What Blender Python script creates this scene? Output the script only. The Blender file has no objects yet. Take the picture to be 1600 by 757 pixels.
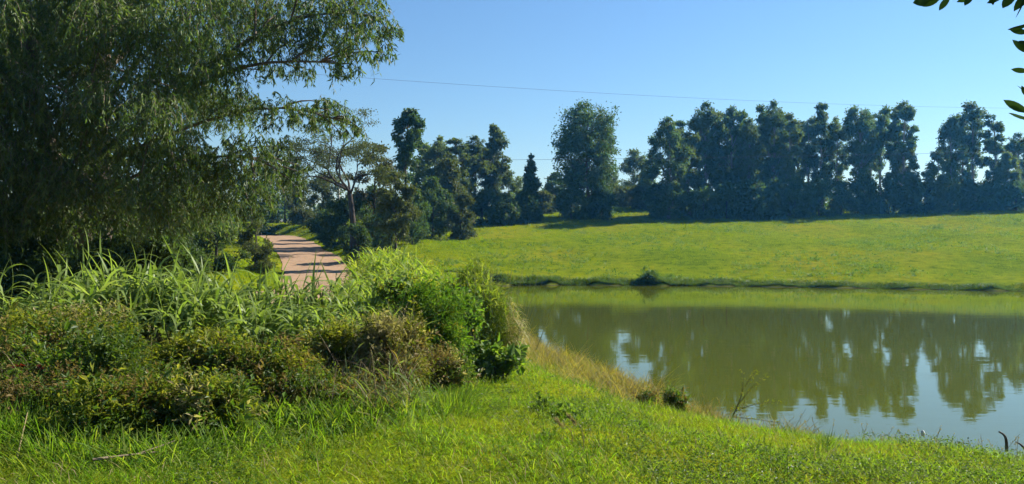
import bpy, math
import numpy as np
from math import radians, sin, cos, pi

# ------------------------------------------------------------------ camera, sky, sun, exposure
scene = bpy.context.scene
COL = scene.collection
F = 1200.0            # focal length in photograph pixels (1600 wide)
HZ = 373.0            # horizon row of the photograph
CAM_Z = 3.0           # camera height above the pond

cd = bpy.data.cameras.new('camera')
cam = bpy.data.objects.new('camera', cd)
COL.objects.link(cam)
cam.location = (0, 0, CAM_Z)
cam.rotation_euler = (radians(90), 0, 0)
cd.sensor_width = 36.0
cd.lens = 36.0 * F / 1600
cd.shift_y = -(378.5 - HZ) / 1600
cd.clip_start = 0.05
cd.clip_end = 3000
scene.camera = cam

SUN_AZ, SUN_EL = 61.0, 36.0      # degrees right of the view axis, above the horizon
world = bpy.data.worlds.new('World')
scene.world = world
world.use_nodes = True
wn = world.node_tree
wn.nodes.clear()
sky = wn.nodes.new('ShaderNodeTexSky')
sky.sky_type = 'NISHITA'
sky.sun_disc = False
sky.sun_elevation = radians(SUN_EL)
sky.sun_rotation = radians(SUN_AZ)
sky.altitude = 0
sky.air_density = 1.4
sky.dust_density = 0.0
sky.ozone_density = 9.0
bg = wn.nodes.new('ShaderNodeBackground')
bg.inputs['Strength'].default_value = 0.0525
wo = wn.nodes.new('ShaderNodeOutputWorld')
wn.links.new(sky.outputs[0], bg.inputs[0])
wn.links.new(bg.outputs[0], wo.inputs[0])

sl = bpy.data.lights.new('sun', 'SUN')
sl.energy = 5.0
sl.angle = radians(0.55)
sl.color = (1.0, 0.95, 0.86)
so = bpy.data.objects.new('sun', sl)
COL.objects.link(so)
so.rotation_euler = (radians(90 - SUN_EL), 0, radians(180 - SUN_AZ))
so.location = (40, 60, 60)

scene.view_settings.view_transform = 'Standard'
scene.view_settings.look = 'None'
scene.view_settings.exposure = 1.46
scene.view_settings.gamma = 1
scene.cycles.use_denoising = True
scene.render.filter_size = 1.05
scene.cycles.max_bounces = 10
scene.cycles.diffuse_bounces = 3
scene.cycles.glossy_bounces = 3
scene.cycles.transmission_bounces = 6
scene.cycles.volume_bounces = 0
scene.cycles.sample_clamp_indirect = 6.0

# ------------------------------------------------------------------ helpers
def W(px, py, Y):
    """world point seen at photograph pixel (px, py) at distance Y"""
    return np.array([(px - 800) / F * Y, Y, CAM_Z + (HZ - py) / F * Y])

def unit(a):
    return a / np.maximum(np.linalg.norm(a, axis=-1, keepdims=True), 1e-9)

def rdir(rng, n):
    return unit(rng.normal(size=(n, 3)))

class Geo:
    def __init__(self):
        self.v, self.f, self.n = [], {3: [], 4: []}, 0
        self.m = {3: [], 4: []}
    def add(self, v, f, mi=0):
        v = np.asarray(v, float).reshape(-1, 3)
        f = np.asarray(f, int)
        k = f.shape[1]
        self.v.append(v)
        self.f[k].append(f + self.n)
        self.m[k].append(np.broadcast_to(np.asarray(mi, int), (len(f),)).copy())
        self.n += len(v)
    def mesh(self, name, mats, smooth=False):
        me = bpy.data.meshes.new(name)
        V = np.concatenate(self.v) if self.v else np.zeros((0, 3))
        loops, tot, mi = [], [], []
        for k in (3, 4):
            if self.f[k]:
                a = np.concatenate(self.f[k])
                loops.append(a.ravel())
                tot.append(np.full(len(a), k))
                mi.append(np.concatenate(self.m[k]))
        loops, tot, mi = np.concatenate(loops), np.concatenate(tot), np.concatenate(mi)
        me.vertices.add(len(V)); me.loops.add(len(loops)); me.polygons.add(len(tot))
        me.vertices.foreach_set('co', V.astype(np.float32).ravel())
        me.loops.foreach_set('vertex_index', loops.astype(np.int32))
        start = np.concatenate([[0], np.cumsum(tot)[:-1]])
        me.polygons.foreach_set('loop_start', start.astype(np.int32))
        me.polygons.foreach_set('loop_total', tot.astype(np.int32))
        me.polygons.foreach_set('material_index', mi.astype(np.int32))
        me.polygons.foreach_set('use_smooth', np.full(len(tot), smooth))
        for m in (mats if isinstance(mats, (list, tuple)) else [mats]):
            me.materials.append(m)
        me.update(calc_edges=True)
        return me

def link(name, me, parent=None, loc=None):
    o = bpy.data.objects.new(name, me)
    COL.objects.link(o)
    if parent is not None:
        o.parent = parent
    if loc is not None:
        o.location = loc
    return o

def tag(o, label=None, cat=None, group=None, kind=None):
    for k, v in (('label', label), ('category', cat), ('group', group), ('kind', kind)):
        if v:
            o[k] = v
    return o

def thing(name, label, cat, loc, group=None):
    o = bpy.data.objects.new(name, None)
    o.empty_display_size = 0.2
    COL.objects.link(o)
    o.location = loc
    return tag(o, label, cat, group)

def tube(g, path, rad, sides=6, mi=0):
    path = np.asarray(path, float); rad = np.asarray(rad, float)
    n = len(path)
    t = unit(np.gradient(path, axis=0))
    ref = np.array([0.0, 0, 1]) if abs(t[0][2]) < 0.8 else np.array([1.0, 0, 0])
    u = unit(np.cross(t, ref)); w = np.cross(t, u)
    a = np.linspace(0, 2 * pi, sides, endpoint=False)
    ring = np.cos(a)[None, :, None] * u[:, None] + np.sin(a)[None, :, None] * w[:, None]
    v = path[:, None] + ring * rad[:, None, None]
    i = np.arange(n - 1)[:, None] * sides
    j = np.arange(sides)[None]
    k = (j + 1) % sides
    f = np.stack([i + j, i + k, i + sides + k, i + sides + j], -1).reshape(-1, 4)
    g.add(v, f, mi)
    b = np.arange(sides)
    cap = np.stack([np.full(sides - 2, b[0]), b[1:-1], b[2:]], -1)
    g.add(v[-1], cap, mi)
    g.add(v[0], cap[:, ::-1], mi)

def curve(p, q, r, n=6):
    """quadratic bezier p -> q -> r"""
    s = np.linspace(0, 1, n)[:, None]
    return (1 - s) ** 2 * np.asarray(p) + 2 * s * (1 - s) * np.asarray(q) + s * s * np.asarray(r)

def smooth_path(pts, n):
    pts = np.asarray(pts, float)
    d = np.concatenate([[0], np.cumsum(np.linalg.norm(np.diff(pts, axis=0), axis=1))])
    s = np.linspace(0, d[-1], n)
    q = np.stack([np.interp(s, d, pts[:, k]) for k in range(3)], -1)
    for _ in range(3):
        q[1:-1] = (q[:-2] + 2 * q[1:-1] + q[2:]) / 4
    return q

def leaves(g, P, D, L, Wd, rng, mi=0, mid=0.45, fold=0.25, nrm=None):
    """one four-sided folded leaf per row of P (base) and D (direction)"""
    n = len(P)
    L = np.broadcast_to(L, (n,))[:, None]; Wd = np.broadcast_to(Wd, (n,))[:, None]
    r = rng.normal(size=(n, 3)) if nrm is None else nrm
    s = unit(np.cross(D, r)); nn = np.cross(s, D)
    m = P + D * L * mid + nn * Wd * fold
    v = np.stack([P, m + s * Wd * .5, P + D * L, m - s * Wd * .5], 1)
    f = np.arange(n * 4).reshape(n, 4)
    g.add(v, f, mi)

def long_leaves(g, P, D, L, Wd, rng, droop, mi=0, seg=3):
    """slender leaves / blades that bend down along their length"""
    n = len(P)
    L = np.broadcast_to(L, (n,))[:, None]; Wd = np.broadcast_to(Wd, (n,))[:, None]
    droop = np.broadcast_to(droop, (n,))[:, None]
    s = unit(np.cross(D, np.array([0, 0, 1.0]) + rng.normal(size=(n, 3)) * .25))
    rows = []
    for k in range(seg):
        t = k / seg
        w = (0.75 + .5 * t if t < .5 else 1.25 * (1 - t) * 1.6) if k else 0.6
        c = P + D * L * t; c = c + np.array([0, 0, -1.0]) * L * droop * t * t
        rows += [c + s * Wd * .5 * w, c - s * Wd * .5 * w]
    tip = P + D * L + np.array([0, 0, -1.0]) * L * droop
    rows.append(tip)
    k = len(rows)
    v = np.stack(rows, 1)
    base = np.arange(n)[:, None] * k
    q = np.concatenate([base + np.array([[2 * a, 2 * a + 1, 2 * a + 3, 2 * a + 2]]) for a in range(seg - 1)]) if seg > 1 else np.zeros((0, 4), int)
    t3 = base + np.array([[k - 3, k - 2, k - 1]])
    n0 = g.n
    g.add(v, q, mi)
    g.f[3].append(t3 + n0)
    g.m[3].append(np.full(len(t3), mi))

# ------------------------------------------------------------------ materials
def ramp(nt, stops):
    r = nt.nodes.new('ShaderNodeValToRGB')
    e = r.color_ramp.elements
    while len(e) < len(stops):
        e.new(0.5)
    for k, (p, c) in enumerate(stops):
        e[k].position = p
        e[k].color = (*c, 1)
    return r

def leafmat(name, cols, trans=0.4, tcol=(1.25, 1.35, .6), rough=0.55, spec=0.18, patch=0.0, pcol=(.2, .17, .05), pscale=.5):
    m = bpy.data.materials.new(name)
    m.use_nodes = True
    nt = m.node_tree
    nt.nodes.clear()
    N, Lk = nt.nodes.new, nt.links.new
    geo = N('ShaderNodeNewGeometry')
    r = ramp(nt, [(i / max(1, len(cols) - 1), c) for i, c in enumerate(cols)])
    Lk(geo.outputs['Random Per Island'], r.inputs[0])
    colour = r.outputs[0]
    oi = N('ShaderNodeObjectInfo')
    hsv = N('ShaderNodeHueSaturation')
    mr = N('ShaderNodeMapRange')
    mr.inputs[3].default_value = .82; mr.inputs[4].default_value = 1.18
    Lk(oi.outputs['Random'], mr.inputs[0])
    Lk(mr.outputs[0], hsv.inputs['Value'])
    Lk(colour, hsv.inputs['Color'])
    colour = hsv.outputs[0]
    if patch > 0:
        tc = N('ShaderNodeNewGeometry')
        no = N('ShaderNodeTexNoise')
        no.inputs['Scale'].default_value = pscale
        no.inputs['Detail'].default_value = 4
        Lk(tc.outputs['Position'], no.inputs['Vector'])
        rr = ramp(nt, [(.42, (0, 0, 0)), (.66, (patch, patch, patch))])
        Lk(no.outputs[0], rr.inputs[0])
        mx = N('ShaderNodeMix'); mx.data_type = 'RGBA'
        Lk(rr.outputs[0], mx.inputs['Factor'])
        Lk(colour, mx.inputs['A'])
        mx.inputs['B'].default_value = (*pcol, 1)
        colour = mx.outputs['Result']
    pb = N('ShaderNodeBsdfPrincipled')
    pb.inputs['Roughness'].default_value = rough
    pb.inputs['Specular IOR Level'].default_value = spec
    Lk(colour, pb.inputs['Base Color'])
    tr = N('ShaderNodeBsdfTranslucent')
    mul = N('ShaderNodeMix'); mul.data_type = 'RGBA'; mul.blend_type = 'MULTIPLY'
    mul.inputs['Factor'].default_value = 1
    Lk(colour, mul.inputs['A'])
    mul.inputs['B'].default_value = (*tcol, 1)
    Lk(mul.outputs['Result'], tr.inputs[0])
    ms = N('ShaderNodeMixShader')
    ms.inputs[0].default_value = trans
    Lk(pb.outputs[0], ms.inputs[1]); Lk(tr.outputs[0], ms.inputs[2])
    out = N('ShaderNodeOutputMaterial')
    Lk(ms.outputs[0], out.inputs[0])
    return m

def roughmat(name, c1, c2, scale=6, rough=.9, bump=.4, detail=6, stretch=None, c3=None):
    m = bpy.data.materials.new(name)
    m.use_nodes = True
    nt = m.node_tree
    N, Lk = nt.nodes.new, nt.links.new
    pb = nt.nodes['Principled BSDF']
    pb.inputs['Roughness'].default_value = rough
    pb.inputs['Specular IOR Level'].default_value = .2
    tc = N('ShaderNodeNewGeometry')
    vec = tc.outputs['Position']
    if stretch:
        mp = N('ShaderNodeMapping')
        mp.inputs['Scale'].default_value = stretch
        Lk(vec, mp.inputs[0]); vec = mp.outputs[0]
    no = N('ShaderNodeTexNoise')
    no.inputs['Scale'].default_value = scale
    no.inputs['Detail'].default_value = detail
    no.inputs['Roughness'].default_value = .65
    Lk(vec, no.inputs['Vector'])
    st = [(.32, c1), (.68, c2)] if c3 is None else [(.3, c1), (.5, c2), (.7, c3)]
    r = ramp(nt, st)
    Lk(no.outputs[0], r.inputs[0])
    Lk(r.outputs[0], pb.inputs['Base Color'])
    if bump:
        b = N('ShaderNodeBump')
        b.inputs['Strength'].default_value = bump
        b.inputs['Distance'].default_value = .05
        Lk(no.outputs[0], b.inputs['Height'])
        Lk(b.outputs[0], pb.inputs['Normal'])
    return m

M = {}
M['bark'] = roughmat('grey_brown_bark', (.05, .038, .028), (.15, .115, .085), 9, stretch=(1, 1, .25))
M['bark_pale'] = roughmat('pale_bark', (.13, .105, .085), (.30, .26, .21), 5, stretch=(1, 1, .3))
M['bark_dark'] = roughmat('dark_bark', (.025, .02, .016), (.07, .055, .042), 9, stretch=(1, 1, .3))
M['eucalypt'] = leafmat('eucalypt_leaf', [(.034, .068, .028), (.056, .096, .038), (.088, .128, .046)], .48, patch=.5, pcol=(.120, .135, .034), pscale=.55)
M['eucalypt_pale'] = leafmat('pale_eucalypt_leaf', [(.064, .096, .034), (.098, .136, .044), (.140, .168, .056)], .50, patch=.4, pcol=(.07, .09, .028), pscale=.55)
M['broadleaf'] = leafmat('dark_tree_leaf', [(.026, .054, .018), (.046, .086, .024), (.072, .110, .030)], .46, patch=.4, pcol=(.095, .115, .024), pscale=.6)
M['olive'] = leafmat('olive_tree_leaf', [(.050, .066, .016), (.072, .088, .022), (.096, .100, .030)], .38)
M['brownish'] = leafmat('brownish_tree_leaf', [(.045, .042, .018), (.062, .060, .022), (.080, .070, .026)], .32)
M['weeping'] = leafmat('weeping_leaf', [(.034, .068, .014), (.062, .108, .024), (.092, .135, .032), (.135, .165, .055)], .48, rough=.45, spec=.22, tcol=(1.3, 1.4, .6))
M['cane'] = leafmat('cane_leaf', [(.095, .155, .026), (.140, .200, .044), (.205, .250, .080)], .50, rough=.45, spec=.2, tcol=(1.35, 1.4, .6))
M['cane_dry'] = leafmat('cane_dry_leaf', [(.20, .17, .07), (.26, .22, .10)], .4)
M['stalk'] = leafmat('cane_stalk', [(.10, .13, .035), (.14, .15, .05)], .15)
M['lawn'] = leafmat('lawn_blade', [(.045, .100, .008), (.090, .155, .011), (.130, .190, .015), (.185, .215, .034)], .58, spec=.08, tcol=(1.62, 1.85, .55),
                    patch=.55, pcol=(.16, .17, .018), pscale=.9)
M['lush'] = leafmat('lush_blade', [(.045, .100, .012), (.075, .142, .014), (.110, .172, .020), (.165, .185, .040)], .55, spec=.1, tcol=(1.6, 1.7, .5))
M['meadow'] = leafmat('meadow_blade', [(.080, .135, .006), (.140, .178, .008), (.190, .205, .014)], .55, spec=0, tcol=(1.38, 1.65, .42),
                      patch=.6, pcol=(.175, .168, .012), pscale=.12)
M['bank'] = leafmat('bank_blade', [(.100, .135, .016), (.17, .175, .028), (.23, .195, .055), (.23, .165, .07), (.13, .155, .018)], .50, tcol=(1.5, 1.5, .55), spec=.1,
                    patch=.6, pcol=(.17, .125, .055), pscale=.8)
M['weed'] = leafmat('weed_leaf', [(.070, .135, .016), (.105, .175, .022), (.145, .200, .034)], .52, tcol=(1.5, 1.5, .5), rough=.7, spec=.08)
M['straw'] = leafmat('straw', [(.22, .17, .085), (.32, .26, .14)], .35, rough=.8, spec=.03)
M['shrub_green'] = leafmat('shrub_green_leaf', [(.034, .076, .010), (.066, .115, .015), (.105, .150, .025)], .52, tcol=(1.5, 1.5, .6), rough=.5, spec=.25)
M['shrub_olive'] = leafmat('shrub_olive_leaf', [(.085, .118, .010), (.135, .162, .014), (.20, .195, .036)], .54, tcol=(1.45, 1.45, .6), spec=.1)
M['shrub_rust'] = leafmat('shrub_rust_leaf', [(.10, .078, .024), (.17, .115, .040), (.22, .16, .060)], .48, spec=.1)
M['shrub_buff'] = leafmat('shrub_buff_leaf', [(.20, .18, .065), (.28, .235, .11), (.36, .31, .16)], .48, spec=.1)
M['feathery'] = leafmat('feathery_leaf', [(.045, .115, .012), (.080, .160, .018), (.125, .195, .030)], .5, tcol=(1.5, 1.5, .5), spec=.08)
M['vine'] = leafmat('vine_leaf', [(.060, .120, .018), (.095, .150, .030), (.16, .19, .075)], .42, rough=.6, spec=.15)
M['reed'] = leafmat('reed_leaf', [(.085, .150, .018), (.140, .200, .030), (.210, .240, .060)], .52, tcol=(1.6, 1.6, .5), spec=.1)
M['reed_dry'] = leafmat('reed_dry_leaf', [(.20, .18, .06), (.27, .23, .09)], .45)
M['dry_stem'] = leafmat('dry_stem', [(.10, .075, .045), (.17, .13, .08), (.24, .19, .12)], .15, rough=.9, spec=.03)
M['red'] = leafmat('red_flower', [(.15, .016, .012), (.22, .03, .02)], .25)
M['glossy'] = leafmat('glossy_leaf', [(.022, .050, .014), (.034, .066, .018)], .12, rough=.8, spec=0)
M['wood_dry'] = roughmat('dry_wood', (.13, .095, .06), (.26, .20, .14), 20, stretch=(1, 1, 1))
M['wood_dead'] = roughmat('dead_wood', (.03, .025, .02), (.09, .075, .06), 20)
M['pole_wood'] = roughmat('pole_wood', (.10, .09, .08), (.18, .165, .15), 6, stretch=(1, 1, .2))
M['concrete'] = roughmat('pole_concrete', (.36, .35, .33), (.46, .45, .43), 4)
M['mud'] = roughmat('mud', (.20, .16, .11), (.34, .29, .22), 3)
M['rubber'] = roughmat('wire_sheath', (.05, .05, .055), (.08, .08, .085), 4, bump=0)

def ground_material():
    m = bpy.data.materials.new('meadow_ground')
    m.use_nodes = True
    nt = m.node_tree
    N, Lk = nt.nodes.new, nt.links.new
    pb = nt.nodes['Principled BSDF']
    pb.inputs['Roughness'].default_value = .95
    pb.inputs['Specular IOR Level'].default_value = 0
    geo = N('ShaderNodeNewGeometry')
    def noise(sc, det=5):
        n = N('ShaderNodeTexNoise'); n.inputs['Scale'].default_value = sc; n.inputs['Detail'].default_value = det
        n.inputs['Roughness'].default_value = .6
        Lk(geo.outputs['Position'], n.inputs['Vector']); return n
    n1, n2 = noise(.13), noise(1.3, 10)
    r1 = ramp(nt, [(.35, (.078, .112, .005)), (.5, (.110, .136, .006)), (.66, (.148, .146, .010))])
    Lk(n1.outputs[0], r1.inputs[0])
    r2 = ramp(nt, [(.32, (.42, .55, .40)), (.5, (.95, .97, .9)), (.66, (1.22, 1.14, 1.0))])
    Lk(n2.outputs[0], r2.inputs[0])
    mx = N('ShaderNodeMix'); mx.data_type = 'RGBA'; mx.blend_type = 'MULTIPLY'
    mx.inputs['Factor'].default_value = 1
    Lk(r1.outputs[0], mx.inputs['A']); Lk(r2.outputs[0], mx.inputs['B'])
    # bare mud along the water's edge (by height above the water)
    sep = N('ShaderNodeSeparateXYZ'); Lk(geo.outputs['Position'], sep.inputs[0])
    mr = N('ShaderNodeMapRange')
    mr.inputs[1].default_value = .02; mr.inputs[2].default_value = .075
    mr.inputs[3].default_value = 1; mr.inputs[4].default_value = 0
    Lk(sep.outputs[2], mr.inputs[0])
    mx2 = N('ShaderNodeMix'); mx2.data_type = 'RGBA'
    Lk(mr.outputs[0], mx2.inputs['Factor']); Lk(mx.outputs['Result'], mx2.inputs['A'])
    mx2.inputs['B'].default_value = (.06, .055, .024, 1)
    Lk(mx2.outputs['Result'], pb.inputs['Base Color'])
    b = N('ShaderNodeBump'); b.inputs['Strength'].default_value = .8; b.inputs['Distance'].default_value = .12
    n3 = noise(5, 8)
    Lk(n3.outputs[0], b.inputs['Height']); Lk(b.outputs[0], pb.inputs['Normal'])
    return m
M['ground'] = ground_material()

def water_material():
    m = bpy.data.materials.new('pond_water')
    m.use_nodes = True
    nt = m.node_tree
    N, Lk = nt.nodes.new, nt.links.new
    pb = nt.nodes['Principled BSDF']
    pb.inputs['Base Color'].default_value = (.058, .067, .0005, 1)
    pb.inputs['Roughness'].default_value = .02
    pb.inputs['IOR'].default_value = 1.43
    geo = N('ShaderNodeNewGeometry')
    mp = N('ShaderNodeMapping'); mp.inputs['Scale'].default_value = (.5, 1.3, 1)
    Lk(geo.outputs['Position'], mp.inputs[0])
    n = N('ShaderNodeTexNoise'); n.inputs['Scale'].default_value = 1.4; n.inputs['Detail'].default_value = 3
    Lk(mp.outputs[0], n.inputs['Vector'])
    n2 = N('ShaderNodeTexNoise'); n2.inputs['Scale'].default_value = 7; n2.inputs['Detail'].default_value = 2
    Lk(mp.outputs[0], n2.inputs['Vector'])
    ad = N('ShaderNodeMath'); ad.operation = 'MULTIPLY_ADD'; ad.inputs[1].default_value = .18
    Lk(n2.outputs[0], ad.inputs[0]); Lk(n.outputs[0], ad.inputs[2])
    b = N('ShaderNodeBump'); b.inputs['Strength'].default_value = .045; b.inputs['Distance'].default_value = .05
    Lk(ad.outputs[0], b.inputs['Height']); Lk(b.outputs[0], pb.inputs['Normal'])
    return m
M['water'] = water_material()

# ------------------------------------------------------------------ terrain
SHORE = np.array([(-2.6, 40), (-1.8, 33), (-.7, 27), (.3, 23.6), (1.13, 19.4), (2.1, 16.7), (2.6, 14.8), (3.0, 13.0), (3.35, 12.0),
                  (3.8, 11.3), (4.55, 10.8), (5.3, 10.5), (5.9, 10.2), (6.5, 9.95), (7.4, 9.6), (9.5, 9.2), (14, 9.6), (23, 14), (35, 22),
                  (41, 32), (38, 40), (33, 42.6), (28, 44), (20, 46.6), (14, 48.2), (8, 49), (2, 49.4), (-2, 48.2), (-3.6, 44.5)], float)
ROAD = np.array([(-12, 0, 1.6), (-9, 6, 1.55), (-6.9, 14, 1.5), (-6.4, 22, 1.25), (-7.2, 30, .95), (-9.3, 38, .9), (-12.0, 46.7, 1.1),
                 (-14.1, 53, 1.75), (-17.3, 62, 2.1), (-20.4, 72, 2.45), (-25.5, 84, 3.1), (-33, 94, 3.6), (-48, 104, 4.2)], float)
ROADP = smooth_path(ROAD, 160)
CTRL = np.array([
    (0, 0, 1.42), (0, -8, 1.4), (-6, -4, 1.5), (6, -2, 1.35), (-40, -20, 2), (30, -20, 1.2), (0, 5, 1.38), (-3, 5, 1.42), (3.2, 5.5, 1.22),
    (4.5, 7.5, .78), (1, 8, 1.12), (2, 10.5, .72), (-.5, 10, 1.18), (.6, 13.5, .8), (-4, 8, 1.42), (-2, 12, 1.25), (-6, 11, 1.5), (-.8, 18, .75),
    (-2, 24, .8), (-4, 32, .85), (-9.7, 18, 1.6), (-15, 20, 1.9), (-25, 25, 2.2), (9, 6, .7), (15, 5, .7), (30, 10, 1), (50, 30, 1.2),
    (-5, 42, 1.0), (-7, 50, 1.4), (-16.5, 46, 1.9), (-19, 55, 2.5), (-30, 45, 3), (-24, 70, 3.4), (-32, 80, 4.4), (-9.5, 60, 2.2), (-8, 70, 2.95), (-12, 80, 3.4),
    (2, 51, .42), (10, 51, .42), (20, 49, .42), (30, 46.5, .42), (42, 44, .8), (0, 60, 1.6), (12, 60, 1.6), (26, 58, 1.65), (40, 56, 1.8), (10, 76, 3.2), (30, 76, 3.3),
    (0, 92, 4.9), (14, 94, 5.3), (12, 106, 7.0), (30, 98, 5.8), (45, 98, 6.2), (62, 96, 6.5), (75, 70, 3.5), (100, 100, 7), (14, 125, 8.2), (50, 125, 7.8),
    (-15, 110, 5.5), (-50, 110, 5), (0, 180, 7), (100, 180, 7), (-100, 180, 6), (-100, 60, 4), (150, 60, 4), (0, 400, 2), (300, 300, 2), (-300, 300, 2), (-300, 0, 2), (300, 0, 2)], float)

def _phi(r):
    return np.sqrt(r * r + 9.0)
_d = np.linalg.norm(CTRL[:, None, :2] - CTRL[None, :, :2], axis=-1)
_n = len(CTRL)
_A = np.zeros((_n + 3, _n + 3))
_A[:_n, :_n] = _phi(_d) - 0.6 * np.eye(_n)
_A[:_n, _n:] = np.c_[np.ones(_n), CTRL[:, :2] / 100]
_A[_n:, :_n] = _A[:_n, _n:].T
_w = np.linalg.solve(_A, np.r_[CTRL[:, 2], 0, 0, 0])

def shore_dist(x, y):
    """signed distance to the shoreline, positive on land"""
    x = np.asarray(x, float); y = np.asarray(y, float)
    best = np.full(x.shape, 1e9); inside = np.zeros(x.shape, bool)
    n = len(SHORE)
    for i in range(n):
        ax, ay = SHORE[i]; bx, by = SHORE[(i + 1) % n]
        dx, dy = bx - ax, by - ay
        t = np.clip(((x - ax) * dx + (y - ay) * dy) / (dx * dx + dy * dy), 0, 1)
        best = np.minimum(best, np.hypot(x - ax - t * dx, y - ay - t * dy))
        c = (ay > y) != (by > y)
        with np.errstate(divide='ignore', invalid='ignore'):
            inside ^= c & (x < (bx - ax) * (y - ay) / ((by - ay) if by != ay else 1e-9) + ax)
    return np.where(inside, -best, best)

def sstep(a, b, x):
    t = np.clip((x - a) / (b - a), 0, 1)
    return t * t * (3 - 2 * t)

def height_exact(x, y):
    h = np.full(x.shape, 0.0) + _w[_n] + _w[_n + 1] * x / 100 + _w[_n + 2] * y / 100
    for k in range(_n):
        h = h + _w[k] * _phi(np.hypot(x - CTRL[k, 0], y - CTRL[k, 1]))
    near = (x > -60) & (x < 10) & (y > -10) & (y < 115)
    hx, hy = x[near], y[near]
    rd = np.full(hx.shape, 1e9); rz = np.zeros(hx.shape)
    for p in ROADP:
        d = np.hypot(hx - p[0], hy - p[1])
        c = d < rd
        rd = np.where(c, d, rd); rz = np.where(c, p[2], rz)
    k = sstep(2.3, 5.0, rd)
    # the road runs a little below its verges
    h[near] = h[near] * k + rz * (1 - k) + .22 * sstep(2.2, 2.9, rd) * (1 - sstep(2.9, 6, rd))
    bump = .035 * np.sin(x * 1.7 + 1.3 * np.sin(y * .9)) * np.sin(y * 1.9 + np.sin(x * .8)) + .02 * np.sin(x * 4.1 + y * 2.3) * np.sin(y * 3.7 - x * 1.1)
    bump += .12 * np.sin(x * .33 + .7 * np.sin(y * .21)) * np.sin(y * .27 + 1) * sstep(45, 60, y)
    onroad = np.zeros(x.shape); onroad[near] = 1 - sstep(1.9, 2.6, rd)
    h = h + bump * (1 - .85 * onroad)
    h = h - .38 * np.exp(-(((x + 2.62) / .42) ** 2 + ((y - 6.05) / .38) ** 2) ** 2)
    sd = shore_dist(x, y)
    sd = sd + .22 * np.sin(x * 1.9 + y * .7) + .15 * np.sin(x * 4.3 - y * 2.1)
    wdt = 3.2 - 2.4 * sstep(28, 40, y)
    land = np.maximum(h, .12) * sstep(0, 1, np.clip(sd, 0, None) / wdt) + .045
    return np.where(sd > 0, land, .045 - np.minimum(-sd * .35, 1.2))

def axis(parts):
    out = []
    for a, b, s in parts:
        out.append(np.arange(a, b, s))
    return np.concatenate(out)
XS = axis([(-450, -100, 25), (-100, -40, 4), (-40, -14, 1.0), (-14, 15, .3), (15, 50, .8), (50, 100, 3), (100, 451, 25)])
YS = axis([(-60, 0, 4), (0, 26, .28), (26, 56, .45), (56, 112, 1.1), (112, 150, 4), (150, 461, 20)])
GX, GY = np.meshgrid(XS, YS)
GZ = height_exact(GX.ravel(), GY.ravel()).reshape(GX.shape)

def H(x, y):
    x = np.asarray(x, float); y = np.asarray(y, float)
    i = np.clip(np.searchsorted(XS, x) - 1, 0, len(XS) - 2); j = np.clip(np.searchsorted(YS, y) - 1, 0, len(YS) - 2)
    u = np.clip((x - XS[i]) / (XS[i + 1] - XS[i]), 0, 1); v = np.clip((y - YS[j]) / (YS[j + 1] - YS[j]), 0, 1)
    return (GZ[j, i] * (1 - u) + GZ[j, i + 1] * u) * (1 - v) + (GZ[j + 1, i] * (1 - u) + GZ[j + 1, i + 1] * u) * v

g = Geo()
nx, ny = len(XS), len(YS)
ii = np.arange(nx - 1)[None, :]; jj = np.arange(ny - 1)[:, None] * nx
g.add(np.stack([GX, GY, GZ], -1), np.stack([jj + ii, jj + ii + 1, jj + nx + ii + 1, jj + nx + ii], -1).reshape(-1, 4))
tag(link('ground', g.mesh('ground', M['ground'], True)), kind='structure')

# pond: one sheet that runs a little under its banks
def grow(poly, d):
    e = unit(np.roll(poly, -1, 0) - np.roll(poly, 1, 0))
    nrm = np.stack([e[:, 1], -e[:, 0]], -1)
    test = poly + nrm * .1
    sgn = 1 if shore_dist(test[:, 0], test[:, 1]).mean() > 0 else -1
    return poly + nrm * sgn * d
pp = grow(SHORE, .8)
me = bpy.data.meshes.new('pond_water')
me.from_pydata([(x, y, 0) for x, y in pp], [], [tuple(range(len(pp)))])
me.materials.append(M['water'])
me.update()
if me.polygons[0].normal.z < 0:
    me.flip_normals()
tag(link('pond_water', me), kind='structure')

# dirt road strip laid over the terrain
def road_material():
    m = roughmat('dirt_road', (.15, .092, .050), (.26, .165, .095), 1.6, bump=.8, c3=(.20, .125, .070), detail=9)
    return m
M['road'] = road_material()
g = Geo()
rp = smooth_path(ROAD, 240)
rt = unit(np.gradient(rp[:, :2], axis=0))
side = np.stack([-rt[:, 1], rt[:, 0]], -1)
rr_ = np.random.default_rng(5)
prof = np.linspace(-1, 1, 9)
wob = np.interp(np.arange(240), np.arange(0, 240, 6), rr_.normal(size=40) * .13)
rows = []
for k, c in enumerate(prof):
    half = 1.95 + (wob * np.sign(c) if abs(c) == 1 else 0)
    q = rp[:, :2] + side * (c * half)[:, None] if np.ndim(half) else rp[:, :2] + side * c * half
    z = H(q[:, 0], q[:, 1]) + (.03 + .03 * (1 - c * c) - .035 * math.exp(-((abs(c) - .45) / .14) ** 2))
    rows.append(np.c_[q, z])
V = np.stack(rows, 1)
i = np.arange(239)[:, None] * 9; j = np.arange(8)[None]
g.add(V, np.stack([i + j, i + j + 1, i + 9 + j + 1, i + 9 + j], -1).reshape(-1, 4)[:, ::-1])
tag(link('dirt_road', g.mesh('dirt_road', M['road'], True)), kind='structure')
RD = rp[:, :2]
def road_dist(x, y):
    d = np.full(np.shape(x), 1e9)
    for p in RD[::3]:
        d = np.minimum(d, np.hypot(x - p[0], y - p[1]))
    return d

# ------------------------------------------------------------------ trees
def prof_at(prof, t):
    a = np.array(prof)
    return np.interp(t, a[:, 0], a[:, 1])

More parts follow.
